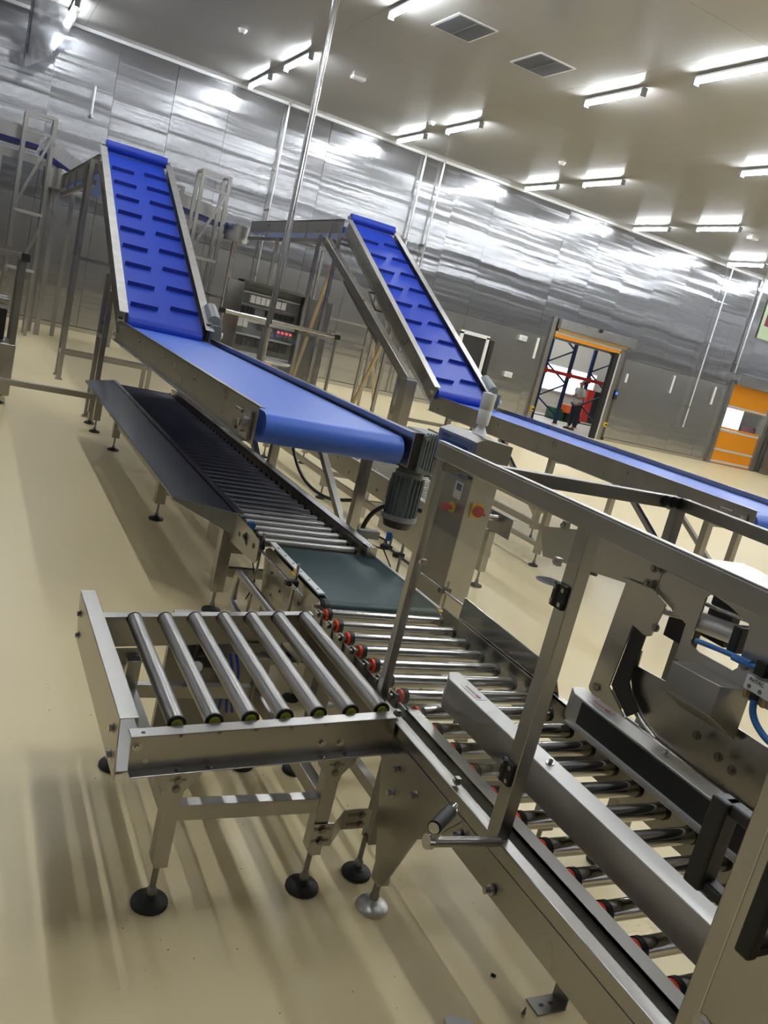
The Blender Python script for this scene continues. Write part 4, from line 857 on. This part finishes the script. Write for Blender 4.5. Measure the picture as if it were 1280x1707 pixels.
for yy in (2.05, 2.82):
    for zz in (.02, -.06): bolt(b, (-.045, yy, zz), (-1, 0, 0), .009, .012)
b.build('bolt', CHROME, ez)
T().box(-.04, 2.03, -.105, .07, 2.84, -.101).build('bottom_sheet', STEELD, t)
T().box(LX-.03, 2.04, -.10, LX-.026, 2.81, -.02).box(LX-.03, 2.04, -.10, LX+.01, 2.81, -.096).build('inner_cross_plate', STEELD, t)
for x, y in ((.679, 2.05), (1.159, 2.05), (.682, 2.775), (1.159, 2.76)):
    zt = .552+.072*(x-.531)-.105
    lg = MB().plate('y', y-.022, y+.022, [(x-.024, .155), (x-.012, .135), (x+.024, .135), (x+.024, zt-.03), (x-.024, zt-.03)]).build('leg', STEEL, t, .002)
    foot(t, x, y, .14, .054)
    yy = y-.026 if y < 2.4 else y+.026
    g = MB().plate('y', yy-.003, yy, [(x-.065, zt-.004), (x+.062, zt+.004), (x+.062, zt-.024), (x+.024, zt-.072), (x+.022, zt-.092), (x-.027, zt-.092), (x-.030, zt-.072), (x-.065, zt-.030)]).build('gusset_plate', STEEL, lg)
    b = MB(); sg = -1 if y < 2.4 else 1
    for dz in (-.035, -.062): bolt(b, (x, yy-.003 if sg < 0 else yy, zt+dz), (0, sg, 0), .008, .006)
    b.box(x-.024, yy-.0045, zt-.038, x+.024, yy-.003, zt-.031); b.build('gusset_bolt', STEELD, lg)
MB().box(.70, 2.03, .285, 1.136, 2.07, .335).build('cross_bar', STEEL, t, .002); MB().box(.70, 2.755, .285, 1.136, 2.79, .335).build('cross_bar', STEEL, t, .002)
for x in (.68, 1.16): MB().box(x-.02, 2.07, .285, x+.02, 2.755, .335).build('side_bar', STEEL, t, .002)
br = MB().add([(1.135, 2.022, .17), (1.135, 2.022, .25), (1.205, 2.022, .25), (1.205, 2.022, .17), (1.245, 2.05, .205), (1.245, 2.05, .275), (1.345, 2.05, .275), (1.345, 2.05, .205),
               (1.135, 2.026, .17), (1.135, 2.026, .25), (1.205, 2.026, .25), (1.205, 2.026, .17), (1.245, 2.054, .205), (1.245, 2.054, .275), (1.345, 2.054, .275), (1.345, 2.054, .205)],
              [(0,3,2,1), (3,4,5,2), (4,7,6,5), (8,9,10,11), (11,10,13,12), (12,13,14,15), (0,1,9,8), (1,2,10,9), (2,5,13,10), (5,6,14,13), (6,7,15,14), (7,4,12,15), (4,3,11,12), (3,0,8,11)]).build('link_bracket', STEEL, t)
b = MB()
for x, z in ((1.165, .232), (1.165, .192)): bolt(b, (x, 2.022, z), (0, -1, 0), .009, .01); b.box(x-.028, 2.020, z-.004, x+.028, 2.0215, z+.004)
for x, z in ((1.31, .255), (1.31, .222)): bolt(b, (x, 2.05, z), (0, -1, 0), .008, .008); b.box(x-.05, 2.048, z-.004, x+.015, 2.0495, z+.004)
b.build('bracket_bolt', STEELD, br)
# air service unit hanging under the table's far side
t = thing('air_regulator', (1.02, 2.95, .34), 'small air regulator with round gauge and blue hoses seen between table rollers', 'regulator')
MB().box(.86, 3.0, .0, 1.25, 3.03, .52).build('mounting_plate', STEELD, t)
MB().cyl((0.940, 2.96, .36), (0.940, 2.96, .46), .028, 14).cyl((1.030, 2.96, .36), (1.030, 2.96, .44), .025, 14).box(0.900, 2.94, .32, 1.080, 2.98, .37).build('regulator_body', BLACK, t, .003)
g = MB().cyl((0.960, 2.93, .33), (0.960, 2.915, .335), .027, 20).build('gauge_case', CHROME, t); MB().cyl((0.960, 2.915, .335), (0.960, 2.912, .336), .022, 20).build('gauge_dial', WHITEP, g)
for dx in (0, .035, .06): MB().tube([(1.06+dx, 2.95, .38), (1.08+dx, 2.93, .30), (1.09+dx*.7, 2.93, .20), (1.10+dx, 2.96, .12)], .006, 8).build('hose', mat('dark_blue_hose', (.01, .04, .35), 0, .35), t)
# ================================================================== CONTROL CABINET
t = thing('control_cabinet', (2.5, 3.74, 0), 'steel control cabinet with screen head, emergency stop and rotary switch behind guard panel', 'control cabinet')
MB().box(2.42, 3.58, .06, 2.585, 3.90, 1.14).build('cabinet_body', STEEL, t, .004); MB().box(2.44, 3.60, 0, 2.57, 3.88, .06).build('plinth', STEELD, t)
hb = MB().plate('y', 3.56, 3.96, [(2.39, 1.13), (2.60, 1.13), (2.60, 1.32), (2.43, 1.335), (2.375, 1.31)]).build('screen_head', STEELD, t, .004)
sc = MB().add([(2.386, 3.60, 1.10), (2.386, 3.93, 1.10), (2.374, 3.93, 1.30), (2.374, 3.60, 1.30), (2.40, 3.60, 1.10), (2.40, 3.93, 1.10), (2.39, 3.93, 1.30), (2.39, 3.60, 1.30)],
              [(0,1,2,3), (7,6,5,4), (0,4,5,1), (1,5,6,2), (2,6,7,3), (3,7,4,0)]).build('touch_panel', PANELB, hb, .002)
MB().add([(2.3845, 3.63, 1.115), (2.3845, 3.90, 1.115), (2.3745, 3.90, 1.265), (2.3745, 3.63, 1.265)], [(0, 1, 2, 3)]).build('screen', SCRN, sc)
lettering('SIEMENS', .022, (2.3725, 3.90, 1.277), (0, -1, 0), (-.06, 0, 1), BLACK, sc)
MB().box(2.415, 3.64, .985, 2.42, 3.72, 1.075).build('meter_plate', WHITEP, t); MB().box(2.413, 3.655, 1.03, 2.415, 3.70, 1.065).build('meter_screen', SCRN, t)
es = MB().cyl((2.414, 3.70, .93), (2.42, 3.70, .93), .030, 24).build('emergency_ring', YELLOW, t)
MB().cyl((2.385, 3.70, .93), (2.414, 3.70, .93), .012, 14).cyl((2.365, 3.70, .93), (2.385, 3.70, .93), .022, 20).build('emergency_button', RED, es)
rs = MB().box(2.455, 3.573, .915, 2.525, 3.58, .995).build('switch_plate', YELLOW, t)
MB().cyl((2.495, 3.573, .955), (2.495, 3.555, .955), .030, 24).beam((2.47, 3.545, .965), (2.525, 3.545, .945), .02, .014).build('rotary_knob', RED, rs, .002)
be = thing('signal_lamp', (2.50, 3.75, 1.335), 'white wrapped signal lamp standing on top of the control cabinet', 'signal lamp')
MB().lathe([(.045, 0), (.040, .005), (.016, .05), (.016, .06)], (2.50, 3.75, 1.335), 18).build('cone_base', WHITEP, be)
MB().lathe([(.030, .05), (.033, .06), (.036, .13), (.034, .132), (.036, .135), (.038, .215), (.036, .222)], (2.50, 3.75, 1.335), 20).build('lamp_sleeve', WHITEP, be)
# ================================================================== SECOND ROLLER LINE BEHIND
t = thing('second_roller_conveyor', (3.5, 7.2, 0), 'second roller conveyor standing on its own legs under and right of the blue belt', 'conveyor')
ql = roller(3.26, 3.84, 5.22, .56, .024, t, CHROME)
for k in range(1, 36): copy_part(ql, t, (0, k*.115, 0))
MB().box(3.22, 5.0, .40, 3.225, 9.4, .59).box(3.225, 5.0, .585, 3.255, 9.4, .59).build('left_side_plate', STEEL, t)
MB().box(3.87, 5.05, .44, 3.875, 9.4, .60).box(3.875, 5.05, .595, 3.905, 9.4, .60).build('right_side_plate', STEEL, t)
MB().box(3.20, 5.0, .20, 3.222, 5.9, .59).build('drive_plate', STEEL, t)
b = MB()
for k in range(14): bolt(b, (3.22, 5.2+k*.3, .52-.06*(k % 2)), (-1, 0, 0), .009)
b.build('bolt', STEELD, t)
for x, y in ((3.30, 6.45), (3.36, 7.5), (3.79, 9.2), (3.3, 9.2), (3.84, 6.1), (3.80, 5.2), (3.30, 5.3), (3.84, 7.6)):
    MB().box(x-.03, y-.03, .13, x+.03, y+.03, .46).build('leg', WHITES if y == 6.45 or y == 6.1 else STEEL, t, .002); foot(t, x, y, .14, .05)
MB().box(3.28, 5.3, .24, 3.32, 9.2, .29).box(3.82, 5.2, .24, 3.86, 9.2, .29).build('side_bar', STEEL, t)
for y in (6.45, 7.5, 9.2): MB().box(3.32, y-.02, .24, 3.82, y+.02, .28).build('cross_bar', STEEL, t)
MB().cyl((3.0, 9.0, .42), (3.2, 9.0, .42), .06, 14).build('drive_motor', MOTOR, t)
frame('steel frame stand behind the guard, nearest the floor drain', [(4.90, 5.93, .53), (5.57, 5.86, .53), (4.90, 7.1, .53)],
      [((4.90, 7.1, .53), (4.90, 5.93, .53), .05), ((4.90, 7.1, .36), (4.90, 5.93, .36), .05), ((4.90, 5.93, .53), (5.57, 5.86, .53), .05), ((4.9, 7.1, .2), (4.90, 5.93, .2), .04)], feet=True)
t = thing('floor_drain', (4.78, 5.5, 0), 'round dark drain cover set in the beige floor', 'drain')
MB().lathe([(.13, 0), (.13, .004), (.12, .006), (.0, .006)], (4.78, 5.5, .0), 24).build('cover', VENT, t)
b = MB()
for k in range(-3, 4): b.box(4.70, 5.5+k*.03-.006, .006, 4.86, 5.5+k*.03+.006, .008)
b.build('slot', BLACK, t)
# ================================================================== SMALL THINGS ON THE FLOOR
t = thing('floor_bracket', (1.73, 1.50, 0), 'small angled steel bracket with two slots on floor at lower right', 'bracket')
q = MB().box(1.66, 1.44, .001, 1.76, 1.50, .005).box(1.757, 1.44, .001, 1.761, 1.50, .07).build('angle', STEELD, t)
MB().box(1.685, 1.465, .005, 1.700, 1.475, .0055).box(1.72, 1.465, .005, 1.735, 1.475, .0055).build('slot', BLACK, q)
tag(MB().plate('z', .001, .004, [(1.36, 1.44), (1.375, 1.49), (1.40, 1.497), (1.44, 1.475), (1.45, 1.45), (1.40, 1.40)]).build('paper_scrap', WHITEP), 'white paper scrap on the floor at the bottom edge', 'paper')
tag(MB().add([(1.60, 1.60, .001), (1.612, 1.59, .001), (1.622, 1.60, .001), (1.612, 1.612, .001), (1.611, 1.60, .008)], [(3,2,1,0), (0,1,4), (1,2,4), (2,3,4), (3,0,4)]).build('dark_chip', DARK), 'dark chip of debris on the floor near bracket', 'debris')
tag(MB().cyl((1.623, 1.458, .001), (1.623, 1.458, .008), .006, 6, smooth=False).cyl((1.623, 1.458, .008), (1.623, 1.458, .020), .003, 8).build('loose_bolt', STEELD), 'tiny loose bolt on the floor left of bracket', 'bolt')
b = MB()
for k in range(150):
    x, y = random.uniform(.2, 2.2), random.uniform(1.2, 3.6); s = random.uniform(.001, .0028)
    if k > 110: x, y = random.uniform(.5, 4.5), random.uniform(3.5, 8)
    b.add([(x-s, y-s, .0005), (x+s, y-s*.6, .0005), (x+s*.5, y+s, .0005), (x, y, s*1.2)], [(2,1,0), (0,1,3), (1,2,3), (2,0,3)])
tag(b.build('floor_grit', DARK, None, kind='stuff'), 'specks of dark grit scattered over the beige floor', 'grit')
# ================================================================== PERSON
def skin_body(name, pts, edges, m, parent=None, root=0, lv=2):
    me = bpy.data.meshes.new(name); org = Vector(parent.location) if parent else Vector((0, 0, 0))
    me.from_pydata([Vector(p[0])-org for p in pts], edges, []); o = bpy.data.objects.new(name, me); COL.objects.link(o); me.materials.append(m)
    md = o.modifiers.new('skin', 'SKIN'); me.skin_vertices[0]
    for i, p in enumerate(pts): r = p[1]; me.skin_vertices[0].data[i].radius = r if isinstance(r, tuple) else (r, r)
    me.skin_vertices[0].data[root].use_root = True
    sb = o.modifiers.new('sub', 'SUBSURF'); sb.levels = lv; sb.render_levels = lv
    for f in me.polygons: f.use_smooth = True
    if parent: o.parent = parent
    return o
PX, PY = 18.93, 23.05
P = thing('person', (PX, PY, 0), 'person with arms folded in grey shirt and dark trousers, standing in doorway', 'person')
def q(x, y, z): return (PX+x, PY+y, z)      # faces -x
body = skin_body('body', [(q(0, 0, .92), (.13, .15)), (q(-.01, 0, 1.10), (.115, .145)), (q(0, 0, 1.28), (.12, .165)), (q(.01, 0, 1.40), (.085, .12)), (q(.0, 0, 1.46), (.05, .05)), (q(-.02, 0, 1.53), (.062, .055)), (q(-.03, 0, 1.60), (.088, .075)), (q(-.02, 0, 1.65), (.07, .06)),
    (q(0, -.09, .86), (.095, .095)), (q(.01, -.10, .48), (.062, .062)), (q(.05, -.11, .09), (.045, .045)), (q(-.04, -.11, .045), (.04, .045)), (q(-.14, -.115, .035), (.03, .04)),
    (q(0, .09, .86), (.095, .095)), (q(-.02, .10, .48), (.062, .062)), (q(.0, .11, .09), (.045, .045)), (q(-.09, .11, .045), (.04, .045)), (q(-.19, .115, .035), (.03, .04)),
    (q(.01, -.19, 1.37), (.055, .055)), (q(.03, -.22, 1.13), (.045, .045)), (q(-.16, -.12, 1.10), (.036, .036)), (q(-.20, .02, 1.13), (.030, .03)),
    (q(.01, .19, 1.37), (.055, .055)), (q(.03, .22, 1.13), (.045, .045)), (q(-.15, .14, 1.14), (.036, .036)), (q(-.19, .0, 1.18), (.03, .03))],
    [(0,1),(1,2),(2,3),(3,4),(4,5),(5,6),(6,7),(0,8),(8,9),(9,10),(10,11),(11,12),(0,13),(13,14),(14,15),(15,16),(16,17),(3,18),(18,19),(19,20),(20,21),(3,22),(22,23),(23,24),(24,25)], SKIN, P)
skin_body('shirt', [(q(0, 0, .84), (.165, .185)), (q(-.01, 0, 1.06), (.165, .19)), (q(0, 0, 1.26), (.16, .20)), (q(.01, 0, 1.41), (.11, .14)),
    (q(.01, -.19, 1.37), (.068, .068)), (q(.03, -.225, 1.17), (.06, .06)), (q(.01, .19, 1.37), (.068, .068)), (q(.03, .225, 1.17), (.06, .06))],
    [(0,1),(1,2),(2,3),(3,4),(4,5),(3,6),(6,7)], SHIRT, P)
skin_body('trousers', [(q(0, 0, .94), (.135, .16)), (q(0, -.09, .82), (.11, .11)), (q(.01, -.10, .48), (.082, .082)), (q(.04, -.11, .10), (.07, .07)),
    (q(0, .09, .82), (.11, .11)), (q(-.02, .10, .48), (.082, .082)), (q(.01, .11, .10), (.07, .07))], [(0,1),(1,2),(2,3),(0,4),(4,5),(5,6)], PANTS, P)
skin_body('hair', [(q(-.02, 0, 1.675), (.10, .095)), (q(.035, 0, 1.64), (.095, .10)), (q(.05, 0, 1.55), (.07, .075))], [(0,1),(1,2)], HAIR, P)
for s in (-1, 1): MB().lathe([(.045, 0), (.05, .02), (.045, .05), (.03, .075)], q(.02 if s < 0 else -.02, s*.11, 0), 12).box(PX-.20+(.05 if s < 0 else 0), PY+s*.11-.045, 0, PX-.0, PY+s*.11+.045, .045).build('shoe', BLACK, P, .01)
# face: eyes, nose, mouth, ears
fc = MB().cyl(q(-.112, 0, 1.615), q(-.135, 0, 1.585), .010, 8, r2=.016).build('nose', SKIN, P)
b = MB()
for s in (-1, 1): b.piece().cyl(q(-.098, s*.032, 1.625), q(-.112, s*.032, 1.625), .010, 8)
b.build('eye', HAIR, P)
MB().box(PX-.112, PY-.025, 1.553, PX-.095, PY+.025, 1.562).build('mouth', REDP, P)
for s in (-1, 1): MB().box(PX-.03, PY+s*.073-.008, 1.58, PX+.0, PY+s*.073+.008, 1.63).build('ear', SKIN, P, .006)
for s, (a, c_) in ((-1, ((-.20, .02, 1.13), (-.18, .12, 1.15))), (1, ((-.19, .0, 1.18), (-.17, -.10, 1.20)))):
    A, B_ = Vector(q(*a)), Vector(q(*c_)); dd = (B_-A)
    pts = [(tuple(A), .026), (tuple(A+dd*.35), .028)]; ed = [(0, 1)]
    for k in range(4):
        off = Vector((0, 0, .027-.018*k)); n0 = len(pts)
        pts += [(tuple(A+dd*.6+off), .010), (tuple(A+dd*.95+off+Vector((.01, 0, 0))), .009)]; ed += [(1, n0), (n0, n0+1)]
    n0 = len(pts); pts += [(tuple(A+dd*.3+Vector((-.02, 0, .035))), .010), (tuple(A+dd*.6+Vector((-.02, 0, .055))), .009)]; ed += [(0, n0), (n0, n0+1)]
    skin_body('hand', pts, ed, SKIN, P, lv=1)
